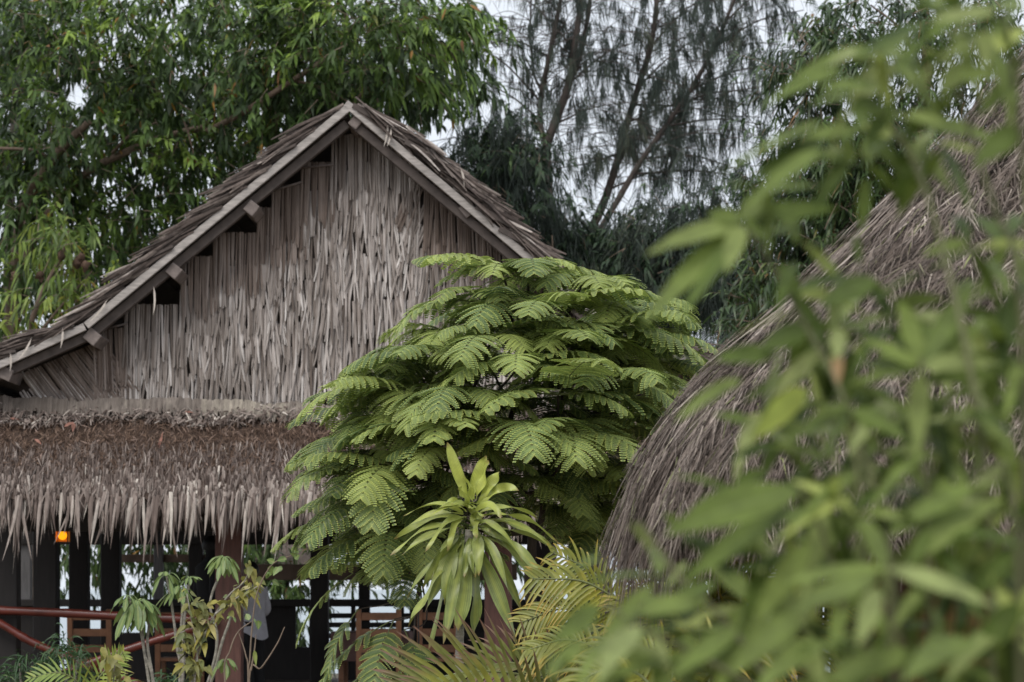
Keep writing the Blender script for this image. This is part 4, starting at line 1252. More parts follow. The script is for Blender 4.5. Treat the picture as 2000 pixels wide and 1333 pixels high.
# base column,row, tip azimuth in picture (deg, 0 right, 90 up), length px, droop, tone, toward viewer, width px
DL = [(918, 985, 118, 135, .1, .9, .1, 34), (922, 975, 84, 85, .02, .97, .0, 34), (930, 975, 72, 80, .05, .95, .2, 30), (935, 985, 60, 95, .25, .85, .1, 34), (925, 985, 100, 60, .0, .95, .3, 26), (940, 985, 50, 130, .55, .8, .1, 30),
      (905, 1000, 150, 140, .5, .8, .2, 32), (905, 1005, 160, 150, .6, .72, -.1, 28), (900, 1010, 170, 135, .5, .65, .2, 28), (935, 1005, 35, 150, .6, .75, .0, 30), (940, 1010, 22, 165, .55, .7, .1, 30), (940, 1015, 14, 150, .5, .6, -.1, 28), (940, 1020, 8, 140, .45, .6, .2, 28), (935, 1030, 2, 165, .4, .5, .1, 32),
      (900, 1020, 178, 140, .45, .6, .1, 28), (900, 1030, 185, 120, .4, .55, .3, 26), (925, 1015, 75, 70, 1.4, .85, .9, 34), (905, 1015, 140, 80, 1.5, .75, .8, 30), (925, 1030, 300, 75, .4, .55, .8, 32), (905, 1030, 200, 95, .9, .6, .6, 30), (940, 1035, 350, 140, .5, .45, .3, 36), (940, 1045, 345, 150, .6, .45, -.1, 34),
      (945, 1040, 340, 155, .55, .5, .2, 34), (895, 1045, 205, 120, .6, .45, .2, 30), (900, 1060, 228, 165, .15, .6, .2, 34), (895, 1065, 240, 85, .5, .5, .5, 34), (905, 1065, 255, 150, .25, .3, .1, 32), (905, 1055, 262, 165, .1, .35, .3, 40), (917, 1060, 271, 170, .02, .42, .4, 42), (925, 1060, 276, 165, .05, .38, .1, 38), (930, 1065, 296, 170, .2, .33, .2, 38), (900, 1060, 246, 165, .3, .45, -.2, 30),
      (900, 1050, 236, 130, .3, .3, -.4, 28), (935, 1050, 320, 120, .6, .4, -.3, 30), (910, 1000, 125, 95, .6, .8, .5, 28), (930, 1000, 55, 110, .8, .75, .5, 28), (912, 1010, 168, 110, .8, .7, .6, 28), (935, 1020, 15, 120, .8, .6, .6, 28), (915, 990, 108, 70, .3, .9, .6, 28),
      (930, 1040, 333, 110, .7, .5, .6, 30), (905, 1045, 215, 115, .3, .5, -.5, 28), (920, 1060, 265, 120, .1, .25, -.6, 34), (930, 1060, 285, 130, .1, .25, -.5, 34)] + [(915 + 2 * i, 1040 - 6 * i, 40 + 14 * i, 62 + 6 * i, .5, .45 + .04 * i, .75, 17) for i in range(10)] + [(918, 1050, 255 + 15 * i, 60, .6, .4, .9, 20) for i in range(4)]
for (x, y, an, L, dp, tn, tv, w) in DL:
    b = V(x, y, YD)
    a = radians(an + RNG.normal(0, 3))
    d = np.array([cos(a), -tv, sin(a)])
    sidey = abs(cos(a)) * (sin(a) > -.55)
    hint = np.array([-.25 * cos(a), -.4 - .6 * (1 - sidey), .25 + .9 * sidey]) + RNG.normal(0, .12, 3)
    w = w * (1 - .28 * sidey)
    b = b + np.array([0, -.012 * (tv > 0), 0])
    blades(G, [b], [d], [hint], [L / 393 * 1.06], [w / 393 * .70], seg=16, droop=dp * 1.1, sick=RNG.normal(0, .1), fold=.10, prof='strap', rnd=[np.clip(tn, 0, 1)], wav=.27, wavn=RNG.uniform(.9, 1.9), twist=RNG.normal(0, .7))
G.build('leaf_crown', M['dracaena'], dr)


# ------------------------------------------------------------------ palms
def palm_frond(GL, GR, P, L, W, npair, tone, up, lean=.55, droop=.5, vee=.35):
    """pinnate frond along path P"""
    Q = smooth_path(P, 8)
    tube(GR, Q, .009, .003, sides=6)
    n = npair
    i = np.linspace(.06, 1, n) * (len(Q) - 1)
    k = np.minimum(i.astype(int), len(Q) - 2)
    fr = (i - k)[:, None]
    b = Q[k] * (1 - fr) + Q[k + 1] * fr
    T = norm(Q[k + 1] - Q[k])
    up = np.asarray(up, float)
    S = norm(np.cross(T, up))
    U = np.cross(S, T)
    t = np.linspace(0, 1, n)
    ll = L * np.clip(np.sin(pi * (.22 + .72 * t)) ** .7, .3, 1)
    for sg in (-1, 1):
        d = S * sg + T * (lean + .5 * t[:, None]) + U * vee + RNG.normal(0, .06, (n, 3))
        blades(GL, b, d, U + RNG.normal(0, .15, (n, 3)), ll * RNG.uniform(.85, 1.1, n), W * RNG.uniform(.8, 1.15, n), seg=6, droop=droop * RNG.uniform(.6, 1.3, n), fold=.22, prof='palm', rnd=np.clip(tone + RNG.normal(0, .12, n), 0, 1))


def palm(label, foot_px, Y, fronds, mat, group='areca palm clumps'):
    foot = V(foot_px, 1150, Y); foot[2] = 0
    t = thing('areca_palm', label, 'palm', foot, group)
    GL, GR, GS = Geo(), Geo(), Geo()
    for (pts, L, W, npair, tone, up, droop, vee) in fronds:
        GL, GR = Geo(), Geo()
        palm_frond(GL, GR, VA([(x, y, Y + dy) for (x, y, dy) in pts]), L, W, npair, tone, up, droop=droop, vee=vee)
        p = V(pts[0][0], pts[0][1], Y + pts[0][2])
        trunk_path(GS, [foot + RNG.normal(0, .04, 3) * [1, 1, 0], foot * .4 + p * .6, p], .018, .010, 7, 5)
        fo = GL.build('frond', mat, t)
        GR.build('stalk', M['rachis'], fo)
    GS.build('stem', M['rachis'], t)


UPV = (0, -.3, 1)
palm('areca palm with long arching yellow-tipped leaflets between dracaena and right thatch roof', 1290, 11.2, [
    ([(1300, 1330, 0), (1240, 1210, -.05), (1150, 1140, -.1), (1040, 1130, -.1)], .30, .018, 30, .55, (0, -1, .35), .45, .2),
    ([(1290, 1340, 0), (1200, 1240, .1), (1110, 1190, .1), (1020, 1215, .1)], .28, .017, 28, .6, (0, -1, .5), .4, .2),
    ([(1280, 1340, .1), (1220, 1200, .2), (1160, 1120, .25), (1080, 1080, .25)], .28, .016, 26, .5, (0, -1, .3), .5, .2),
    ([(1250, 1360, -.3), (1180, 1280, -.4), (1110, 1250, -.4), (1030, 1270, -.4)], .28, .018, 26, .5, (0, -.8, .8), .5, .3),
    ([(1310, 1350, .1), (1320, 1240, .2), (1290, 1170, .3), (1220, 1130, .3)], .28, .016, 26, .5, (0, -1, .4), .5, .2)], M['palm_green'])
palm('areca palm with sharp green leaflets under the right thatch eave', 1420, 8.9, [
    ([(1400, 1350, .2), (1350, 1240, .4), (1400, 1170, .5), (1490, 1130, .6)], .27, .017, 28, .45, (0, -1, .4), .3, .4),
    ([(1380, 1360, .0), (1410, 1260, .3), (1480, 1210, .4), (1560, 1215, .5)], .27, .017, 28, .35, (0, -1, .6), .4, .3),
    ([(1350, 1370, -.2), (1300, 1290, -.3), (1220, 1260, -.3), (1150, 1290, -.3)], .26, .018, 28, .4, (0, -.7, .8), .6, .4),
    ([(1400, 1380, -.3), (1390, 1300, -.4), (1440, 1265, -.4), (1530, 1280, -.4)], .26, .018, 28, .45, (0, -.7, .8), .6, .4),
    ([(1360, 1380, .3), (1330, 1230, .5), (1280, 1180, .6), (1200, 1190, .6)], .27, .017, 28, .5, (0, -1, .5), .5, .3),
    ([(1380, 1380, .6), (1370, 1220, .8), (1330, 1130, .9), (1370, 1090, 1.0)], .26, .017, 26, .4, (0, -1, .3), .4, .4),
    ([(1420, 1390, .4), (1440, 1250, .5), (1480, 1150, .6), (1540, 1085, .6)], .27, .017, 28, .45, (0, -1, .3), .3, .4),
    ([(1440, 1390, .2), (1500, 1260, .3), (1560, 1170, .3), (1620, 1120, .3)], .27, .017, 28, .5, (0, -1, .4), .4, .3),
    ([(1390, 1390, .5), (1400, 1260, .7), (1420, 1160, .8), (1400, 1090, .8)], .26, .017, 28, .4, (0, -1, .2), .3, .4),
    ([(1480, 1390, .4), (1560, 1270, .4), (1640, 1200, .4), (1720, 1170, .4)], .27, .017, 28, .45, (0, -1, .4), .4, .3),
    ([(1460, 1390, .3), (1500, 1280, .3), (1580, 1230, .3), (1660, 1260, .3)], .26, .017, 26, .4, (0, -.8, .6), .5, .3),
    ([(1300, 1390, -.5), (1250, 1320, -.5), (1180, 1310, -.5), (1120, 1340, -.5)], .26, .018, 26, .5, (0, -.7, .8), .6, .4)], M['palm_green'])
palm('areca palm frond with dry brown curled leaflet tips at the bottom centre', 960, 10.9, [
    ([(1180, 1370, .1), (1050, 1325, .0), (930, 1312, -.1), (830, 1335, -.1), (780, 1375, 0)], .36, .024, 30, .5, (0, -.75, .6), .16, .85),
    ([(1150, 1400, -.2), (1040, 1362, -.3), (900, 1345, -.3), (790, 1380, -.3)], .32, .022, 26, .65, (0, -.8, .5), .3, .9),
    ([(1180, 1380, .5), (1090, 1320, .5), (1000, 1295, .5), (920, 1310, .5)], .32, .02, 24, .35, (0, -.7, .7), .3, .8)], M['palm_dry'])
palm('small yellow-green palm at the bottom left below the bamboo railing', 150, 17.0, [
    ([(170, 1420, 0), (165, 1350, -.1), (120, 1315, -.2), (60, 1325, -.2)], .22, .02, 18, .6, (0, -.7, .7), .25, .5),
    ([(170, 1420, 0), (185, 1340, -.1), (215, 1300, -.1), (240, 1275, -.1)], .22, .02, 16, .7, (0, -.9, .4), .2, .4),
    ([(170, 1420, 0), (190, 1360, 0), (230, 1340, 0), (280, 1350, 0)], .22, .02, 16, .5, (0, -.7, .7), .4, .5)], M['palm_yellow'])


# ------------------------------------------------------------------ small shrubs at the lower left
def grassy(label, x, y, Y, R, n, foot_px):
    foot = V(foot_px, 1150, Y); foot[2] = 0
    t = thing('grassy_shrub', label, 'shrub', foot, 'dark grassy-leaved shrubs')
    G, GS = Geo(), Geo()
    for (dx, dy) in ((0, 0), (-.5, .35), (.5, .3), (-.1, .7), (.3, .85), (-.6, .9)):
        c = V(x, y, Y) + np.array([dx * R, RNG.normal(0, .1), -dy * R])
        trunk_path(GS, [foot, (foot + c) / 2 + RNG.normal(0, .03, 3), c], .015, .008, 6, 4)
        k = n // 6
        blades(G, c + RNG.normal(0, .05, (k, 3)), rand_dirs(k) * [1, 1, .6] + [0, -.1, .7], rand_dirs(k) + [0, -.4, .5], RNG.uniform(.16, .30, k), .014, seg=5, droop=RNG.uniform(.6, 1.5, k), prof='palm', rnd=np.clip(RNG.normal(.45, .2, k), 0, 1), fold=.15)
    G.build('foliage', M['grassy'], t)
    GS.build('stem', M['bark_grey'], t)


grassy('bushy dark grass-leaved shrub with pointed blades in front of the bamboo brace', 122, 1262, 21, .30, 330, 122)
grassy('lower dark grass-leaved shrub at the left bottom corner', 45, 1295, 21.3, .30, 260, 45)
grassy('small dark grassy shrub between the thin grey stems at the bottom', 330, 1330, 20, .2, 140, 330)


def spoon_rosette(G, c, n, L, W, down, tone):
    az = np.linspace(0, 2 * pi, n, endpoint=False) + RNG.random() * 6
    d = np.stack([np.cos(az), np.sin(az), RNG.uniform(.1, 1.3, n) - down * .3], 1)
    blades(G, np.repeat([c], n, 0), d, np.array([0, -.3, 1.]) + d * -.2, L * RNG.uniform(.75, 1.1, n), W * .68, seg=10, droop=RNG.uniform(.5, 1.3, n) + down * .4, fold=.12, prof='spoon', rnd=np.clip(RNG.normal(tone, .15, n), 0, 1))


YP = 18.0
foot = V(330, 1150, YP); foot[2] = 0
pl = thing('fiddle_leaf_plumeria', 'thin grey-stemmed plumeria with rosettes of drooping spoon-tipped leaves before the railing', 'shrub', foot)
G, GS = Geo(), Geo()
ros = [((268, 1176), 19, .30, .085, .8, .45, [(300, 1335), (283, 1280), (278, 1230)]), ((285, 1185), 8, .26, .08, 1.0, .35, [(300, 1335), (288, 1262), (292, 1210)]), ((325, 1124), 12, .19, .05, .3, .5, [(352, 1335), (345, 1260), (335, 1180)]), ((352, 1150), 11, .22, .06, .6, .5, [(356, 1335), (352, 1260), (356, 1190)]),
       ((372, 1130), 8, .15, .04, .1, .4, [(356, 1335), (358, 1230), (366, 1160)]), ((437, 1090), 17, .21, .058, .6, .55, [(405, 1340), (424, 1250), (410, 1180), (428, 1125)]), ((452, 1204), 5, .1, .03, .4, .4, [(410, 1340), (432, 1260), (446, 1220)]), ((440, 1290), 9, .17, .06, .8, .5, [(402, 1345), (425, 1300)]), ((250, 1165), 7, .2, .06, .3, .4, [(283, 1280), (272, 1220)])]
for (c, n, L, W, dn, tn, st) in ros:
    cc = V(c[0], c[1], YP)
    spoon_rosette(G, cc, int(n * 1.3), L, W, dn, tn)
    trunk_path(GS, [foot * [1, 1, 0]] + [V(x, y, YP) for x, y in st] + [cc], .014, .008, 7, 5, .1)
G.build('foliage', M['spoon'], pl)
GS.build('stem', M['bark_grey'], pl)

YB2 = 17.4
foot = V(375, 1150, YB2); foot[2] = 0
br = thing('yellowing_shrub', 'slender shrub with small yellowing oval leaves leaning against the red-brown post', 'shrub', foot)
G, GS = Geo(), Geo()
for pts in ([(378, 1340), (392, 1260), (420, 1200), (450, 1160), (478, 1135), (490, 1100)], [(380, 1340), (385, 1280), (372, 1200), (365, 1160)], [(375, 1340), (362, 1290), (358, 1240)], [(392, 1260), (400, 1210), (395, 1180)], [(420, 1200), (460, 1170), (505, 1145)]):
    P = smooth_path([foot] * (pts[0][1] > 1330) + [V(x, y, YB2 + RNG.normal(0, .05)) for x, y in pts], 8)
    tube(GS, P, .009, .004, sides=6)
    n = 38
    i = RNG.integers(len(P) // 3 if pts[0][1] > 1330 else 2, len(P), n)
    sd = RNG.choice([-1, 1], n)
    blades(G, P[i] + RNG.normal(0, .03, (n, 3)), np.stack([sd * RNG.uniform(.3, 1, n), RNG.normal(-.3, .7, n), RNG.normal(-.05, .55, n)], 1), np.array([0, -.7, .8]) + rand_dirs(n) * .8, RNG.uniform(.05, .12, n), RNG.uniform(.03, .06, n), seg=5, droop=RNG.uniform(.3, 1, n), fold=.14, prof='ovate', rnd=np.clip(RNG.normal(.5, .26, n), 0, 1))
G.build('foliage', M['breynia'], br)
GS.build('stem', M['bark_grey'], br)
foot = V(215, 1150, 16.5); foot[2] = 0
br = thing('yellowing_shrub', 'low cluster of yellow-olive oval leaves below the thin plumeria stems', 'shrub', foot)
G, GS = Geo(), Geo()
P = smooth_path([foot, V(222, 1330, 16.5), V(228, 1290, 16.5), V(226, 1275, 16.5)], 6)
tube(GS, P, .007, .003, sides=6)
n = 16
blades(G, P[-1] + RNG.normal(0, .05, (n, 3)) + [0, 0, -.06], rand_dirs(n) * [1, 1, .4] + [0, -.2, -.3], np.array([0, -.8, .6]) + rand_dirs(n) * .4, .10, .045, seg=5, droop=.7, fold=.14, prof='ovate', rnd=RNG.uniform(.2, .8, n))
G.build('foliage', M['breynia'], br)
GS.build('stem', M['bark_grey'], br)

foot = V(487, 1150, 16.8); foot[2] = 0
br = thing('bare_stemmed_shrub', 'nearly leafless shrub of thin forked stems with few round leaves before the hall opening', 'shrub', foot)
G, GS = Geo(), Geo()
for pts in ([(485, 1335), (488, 1290), (492, 1230), (502, 1160), (530, 1105), (570, 1085)], [(487, 1325), (510, 1305), (540, 1260), (556, 1225)], [(485, 1330), (480, 1280), (466, 1236)], [(440, 1335), (450, 1270), (465, 1235), (490, 1215)], [(490, 1310), (497, 1270), (500, 1240)]):
    P = smooth_path([foot] * (pts[0][1] > 1322) + [V(x, y, 16.8) for x, y in pts], 7)
    tube(GS, P, .008, .0035, sides=6)
n = 15
LP_ = np.array([V(x, y, 16.8) for x, y in ((536, 1100), (545, 1108), (552, 1112), (560, 1092), (572, 1080), (525, 1128), (518, 1124), (532, 1134), (568, 1072), (575, 1092), (495, 1212), (505, 1212), (486, 1212), (545, 1095), (528, 1105))])
blades(G, LP_, rand_dirs(n) * [1, .6, .6], np.array([0, -1, .4]), RNG.uniform(.05, .08, n), .045, seg=5, droop=.3, fold=.1, prof='ovate', rnd=RNG.uniform(.3, .7, n))
blades(G, [V(497, 1270, 16.7)], [[.1, 0, -1]], [[0, -1, 0]], [.11], [.03], seg=5, prof='ovate', rnd=[1.0], fold=.2)
G.build('foliage', M['spoon'], br)
GS.build('stem', M['twig'], br)

# ------------------------------------------------------------------ right thatched hut
YH = 9.6
hx = (2285 - CX) / F * 8.9
hc = np.array([hx, YH, 0])
hut = thing('thatched_hut', 'small round hut with shaggy domed grass thatch roof at right', 'building', hc)
PR = np.array([(0.02, 4.06), (.40, 3.70), (.95, 3.11), (1.38, 2.69), (1.68, 2.41), (1.87, 2.13), (1.99, 1.80)])
PRs = smooth_path(np.column_stack([PR[:, 0], np.zeros(len(PR)), PR[:, 1]]), 8)[:, [0, 2]]
seg_l = np.concatenate([[0], np.cumsum(np.linalg.norm(np.diff(PRs, axis=0), axis=1))])


def roof_at(u, ang):
    """u 0..1 down the roof, returns point, down direction, outward normal"""
    s = u * seg_l[-1]
    r = np.interp(s, seg_l, PRs[:, 0]); z = np.interp(s, seg_l, PRs[:, 1])
    r2 = np.interp(s + .03, seg_l, PRs[:, 0]); z2 = np.interp(s + .03, seg_l, PRs[:, 1])
    r1 = np.interp(s - .03, seg_l, PRs[:, 0]); z1 = np.interp(s - .03, seg_l, PRs[:, 1])
    dr_, dz = r2 - r1, z2 - z1
    ln = np.sqrt(dr_ ** 2 + dz ** 2)
    dr_, dz = dr_ / ln, dz / ln
    ca, sa = np.cos(ang), np.sin(ang)
    P = np.stack([hc[0] + r * ca, hc[1] + r * sa, z], -1)
    D = np.stack([dr_ * ca, dr_ * sa, dz], -1)
    Nn = np.stack([-dz * ca, -dz * sa, dr_], -1)
    return P, D, Nn


G = Geo()
lathe(G, [(max(.001, r - .03), z - .04) for r, z in PRs] + [(1.96, 1.76), (1.5, 2.1), (.02, 3.7)], (hc[0], hc[1], 0), 48)
base_o = G.build('roof', M['grass_base'], hut)
G = Geo()
n = 48000
ang = RNG.uniform(0, 2 * pi, n)
facing = RNG.random(n) < .8
ang[facing] = RNG.uniform(pi * .80, pi * 1.75, facing.sum())
u = np.sqrt(RNG.random(n)) * .99
P, D, Nn = roof_at(u, ang)
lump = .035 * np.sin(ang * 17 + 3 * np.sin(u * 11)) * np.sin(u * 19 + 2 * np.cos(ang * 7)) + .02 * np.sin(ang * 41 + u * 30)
P = P + Nn * (RNG.random(n) * .05 - .01 + lump)[:, None]
tanv = np.stack([-np.sin(ang), np.cos(ang), np.zeros(n)], 1)
clump = np.sin(ang * 23 + u * 9) * .12 + np.sin(ang * 57 + 2) * .08
d = D + tanv * (RNG.normal(0, .5, n) + clump)[:, None] + Nn * RNG.normal(.03, .05, n)[:, None]
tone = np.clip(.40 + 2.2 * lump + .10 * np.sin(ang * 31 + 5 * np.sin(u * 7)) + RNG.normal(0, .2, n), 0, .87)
gr = RNG.random(n) < .06
tone[gr] = RNG.uniform(.9, 1, gr.sum())
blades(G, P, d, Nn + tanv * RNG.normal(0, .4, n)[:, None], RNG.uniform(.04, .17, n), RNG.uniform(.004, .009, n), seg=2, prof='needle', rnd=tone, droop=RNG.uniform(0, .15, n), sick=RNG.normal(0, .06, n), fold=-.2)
# drooping eave fringe, longest at the left corner
n = 5000
ang = RNG.uniform(pi * .7, pi * 1.8, n)
P, D, Nn = roof_at(RNG.uniform(.86, 1.0, n), ang)
P = P + Nn * (RNG.random(n) * .04)[:, None] - Nn * .02
Lf = (.08 + .22 * np.exp(-((ang - pi * 1.08) / .24) ** 2) + .04 * np.sin(ang * 37) + .03 * np.sin(ang * 91)) * RNG.uniform(.4, 1.5, n)
d = D * .6 + np.array([0, 0, -.8]) + RNG.normal(0, .22, (n, 3))
tone = np.clip(RNG.normal(.38, .2, n), 0, .87)
blades(G, P, d, Nn + RNG.normal(0, .4, (n, 3)), Lf, RNG.uniform(.005, .012, n), seg=4, prof='needle', rnd=tone, droop=.25, fold=-.2)
# split stalks sticking out along the upper left profile
n = 60
ang = RNG.normal(pi * 1.02, .12, n); u_ = RNG.uniform(.3, .6, n)
P, D, Nn = roof_at(u_, ang)
blades(G, P + Nn * .03, D + Nn * RNG.uniform(-.05, .12, n)[:, None], Nn, RNG.uniform(.15, .4, n), RNG.uniform(.015, .035, n), seg=3, prof='strip', rnd=RNG.uniform(.6, .88, n), fold=-.2)
G.build('thatch_stalk', M['grass_thatch'], base_o)
G = Geo()
lathe(G, [(1.13, .0), (1.13, 2.3)], (hc[0], hc[1], 0), 40)
lathe(G, [(1.15, .0), (1.17, .02), (1.17, .12), (1.13, .14)], (hc[0], hc[1], 0), 40)
G.build('wall', M['tan_wall'], hut)
for a in (pi * 1.02, pi * 1.2, pi * 1.4, pi * 1.6, pi * .8):
    G = Geo()
    c = hc + [1.25 * cos(a), 1.25 * sin(a), 0]
    tube(G, [c, c + [0, 0, 2.2]], .05, sides=10)
    G.build('post', M['post_red'], hut)

# ------------------------------------------------------------------ foreground shrub (out of focus)
fgx = V(1760, 1150, 2.5); fgx[2] = 0
fg = thing('foreground_shrub', 'large pale green long-leaved shrub close to the camera covering the right side', 'shrub', fgx)
GL, GS = Geo(), Geo()


def fleaf(x0, y0, x1, y1, w, tone, Y=2.5, dy=None, bow=.18, face=None, wf=1.0):
    a = V(x0, y0, Y)
    b = V(x1, y1, Y + (RNG.normal(0, .06) if dy is None else dy))
    d = b - a
    L = np.linalg.norm(d)
    px = Y / F
    up = np.array([0, -.75, .75]) + RNG.normal(0, .25, 3) if face is None else np.array(face, float)
    # aim so that the bowed tip still lands on b
    dd = d / L + np.array([0, 0, bow])
    blades(GL, [a], [dd], [up], [L * np.linalg.norm(dd) * sqrt(1 + .6 * bow ** 2) * .985], [w * px * wf], seg=12, droop=bow / np.linalg.norm(dd), fold=.10, prof='lance', rnd=[tone], wav=.02, twist=RNG.normal(0, .25))


FL_ = [  # base x,y, tip x,y, width, tone, Y
    (1605, 239, 1402, 344, 60, .62, 2.5), (1605, 275, 1470, 352, 70, .3, 2.5), (1605, 290, 1455, 405, 62, .6, 2.45), (1645, 219, 1617, 344, 40, .85, 2.4), (1787, 81, 1637, 125, 45, .5, 2.5), (1945, 24, 1815, 42, 46, .86, 2.3), (1941, 48, 1799, 117, 50, .45, 2.4),
    (1925, 60, 1925, 140, 34, .85, 2.3), (1864, 93, 1790, 134, 44, .35, 2.5), (1888, 121, 1834, 186, 46, .72, 2.4), (1949, 142, 1870, 154, 40, .7, 2.4), (1970, 165, 1905, 230, 50, .55, 2.4), (1770, 227, 1850, 242, 38, .8, 2.4), (1747, 198, 1800, 160, 46, .4, 2.5), (1666, 194, 1580, 204, 38, .6, 2.5),
    (1645, 134, 1483, 212, 42, .55, 2.6), (1740, 200, 1690, 300, 50, .4, 2.5), (1720, 170, 1600, 180, 46, .6, 2.5), (1860, 200, 1760, 280, 56, .4, 2.5), (1990, 250, 1900, 330, 60, .5, 2.4),
    (1990, 20, 1930, 10, 50, .7, 2.3), (1700, 90, 1530, 165, 40, .55, 2.6), (1940, 40, 1990, 140, 50, .6, 2.3), (1730, 210, 1660, 215, 50, .5, 2.5),
    (1443, 437, 1257, 500, 48, .8, 2.6), (1450, 445, 1252, 640, 56, .65, 2.6), (1455, 450, 1318, 640, 56, .42, 2.55), (1448, 440, 1418, 535, 42, .82, 2.55), (1455, 432, 1516, 484, 52, .6, 2.55), (1450, 430, 1510, 372, 50, .62, 2.6), (1460, 430, 1640, 408, 46, .45, 2.6), (1448, 430, 1380, 420, 40, .6, 2.6),
    (1668, 462, 1682, 522, 40, .5, 2.6), (1660, 540, 1552, 575, 62, .32, 2.6), (1712, 548, 1600, 600, 60, .35, 2.5), (1800, 532, 1700, 590, 66, .36, 2.5), (1512, 690, 1392, 706, 66, .35, 2.55), (1448, 738, 1318, 826, 40, .72, 2.55), (1580, 640, 1480, 690, 60, .3, 2.55),
    (1798, 716, 1756, 580, 42, .7, 2.45), (1795, 715, 1676, 662, 44, .75, 2.45), (1802, 718, 1962, 712, 46, .85, 2.4), (1795, 722, 1640, 758, 46, .72, 2.45), (1798, 728, 1790, 900, 44, .82, 2.4), (1796, 724, 1660, 716, 46, .45, 2.5), (1805, 712, 1905, 555, 50, .5, 2.45), (1806, 716, 1945, 620, 44, .6, 2.45), (1880, 790, 1985, 885, 48, .78, 2.4),
    (1576, 762, 1462, 866, 60, .955, 2.45), (1640, 640, 1634, 706, 34, .92, 2.45), (1634, 690, 1638, 752, 24, 1.0, 2.45), (1660, 800, 1560, 800, 46, .62, 2.45), (1660, 805, 1600, 900, 50, .5, 2.45), (1664, 800, 1770, 860, 46, .5, 2.45), (1655, 800, 1540, 860, 46, .6, 2.5),
    (1736, 1112, 1948, 1188, 58, .88, 2.2), (1780, 1088, 1965, 972, 58, .78, 2.25), (1734, 1112, 1530, 1140, 50, .68, 2.25), (1584, 1060, 1462, 1240, 56, .74, 2.3), (1716, 1150, 1674, 1268, 44, .86, 2.2), (1715, 1128, 1540, 1200, 50, .6, 2.2), (1820, 1196, 1868, 1290, 58, .8, 2.2), (1560, 960, 1296, 1046, 80, .56, 2.4), (1548, 992, 1318, 1152, 62, .5, 2.4),
    (1244, 1022, 1268, 1080, 44, .9, 2.5), (1900, 948, 1735, 1050, 62, .6, 2.3), (1992, 1020, 1900, 1140, 60, .6, 2.3), (1780, 1280, 1590, 1340, 66, .64, 2.2), (1244, 1222, 1168, 1335, 58, .85, 2.4), (1172, 1186, 1078, 1260, 56, .55, 2.5), (1140, 1250, 1070, 1330, 50, .7, 2.45), (1170, 1092, 1100, 1124, 34, .5, 2.55), (1448, 958, 1298, 1046, 70, .45, 2.5),
    (1400, 1140, 1250, 1230, 56, .5, 2.4), (1380, 1180, 1210, 1200, 50, .68, 2.4), (1440, 1230, 1300, 1333, 56, .55, 2.35), (1560, 1200, 1420, 1320, 60, .62, 2.3), (1600, 1250, 1470, 1360, 60, .66, 2.25), (1700, 1230, 1560, 1290, 56, .58, 2.2), (1900, 1250, 1760, 1333, 60, .62, 2.2), (1990, 1180, 1900, 1300, 56, .4, 2.25), (1980, 1090, 1880, 1180, 56, .35, 2.3)]
for (x0, y0, x1, y1, w, tn, Y) in FL_:
    if tn < .95:
        tn = tn * .92
    fleaf(x0, y0, x1, y1, w, tn, Y)
stems = [[(1456, 436, 2.6), (1520, 540, 2.57), (1576, 640, 2.55), (1640, 760, 2.5), (1700, 930, 2.45), (1745, 1120, 2.4), (1765, 1400, 2.4)],
         [(1640, 230, 2.5), (1700, 200, 2.5), (1790, 330, 2.5), (1850, 520, 2.45), (1900, 750, 2.4), (1930, 1000, 2.4), (1940, 1400, 2.4)],
         [(1862, 130, 2.5), (1900, 280, 2.5), (1950, 425, 2.48), (1982, 506, 2.46), (2000, 800, 2.45), (2000, 1400, 2.45)],
         [(1798, 700, 2.45), (1806, 800, 2.44), (1812, 960, 2.42), (1818, 1400, 2.4)],
         [(1736, 1095, 2.22), (1738, 1180, 2.22), (1742, 1400, 2.22)],
         [(1960, 10, 2.35), (1985, 200, 2.38), (2010, 500, 2.4), (2020, 1400, 2.4)],
         [(1660, 790, 2.46), (1675, 920, 2.45), (1690, 1100, 2.43), (1700, 1400, 2.4)],
         [(1560, 950, 2.4), (1610, 1050, 2.4), (1650, 1200, 2.4), (1680, 1400, 2.4)],
         [(1180, 1180, 2.5), (1260, 1230, 2.48), (1400, 1300, 2.45), (1600, 1420, 2.4)],
         [(1250, 1020, 2.5), (1330, 1130, 2.48), (1430, 1230, 2.45), (1560, 1420, 2.4)],
         [(1960, 900, 2.3), (1985, 1050, 2.3), (1990, 1400, 2.3)]]
for s_ in stems:
    P = smooth_path(VA(s_), 7)
    e = fgx + [RNG.normal(0, .05), 0, 0]
    tube(GS, np.vstack([P, [e]]), .0020, .004, sides=8, rough=.08)
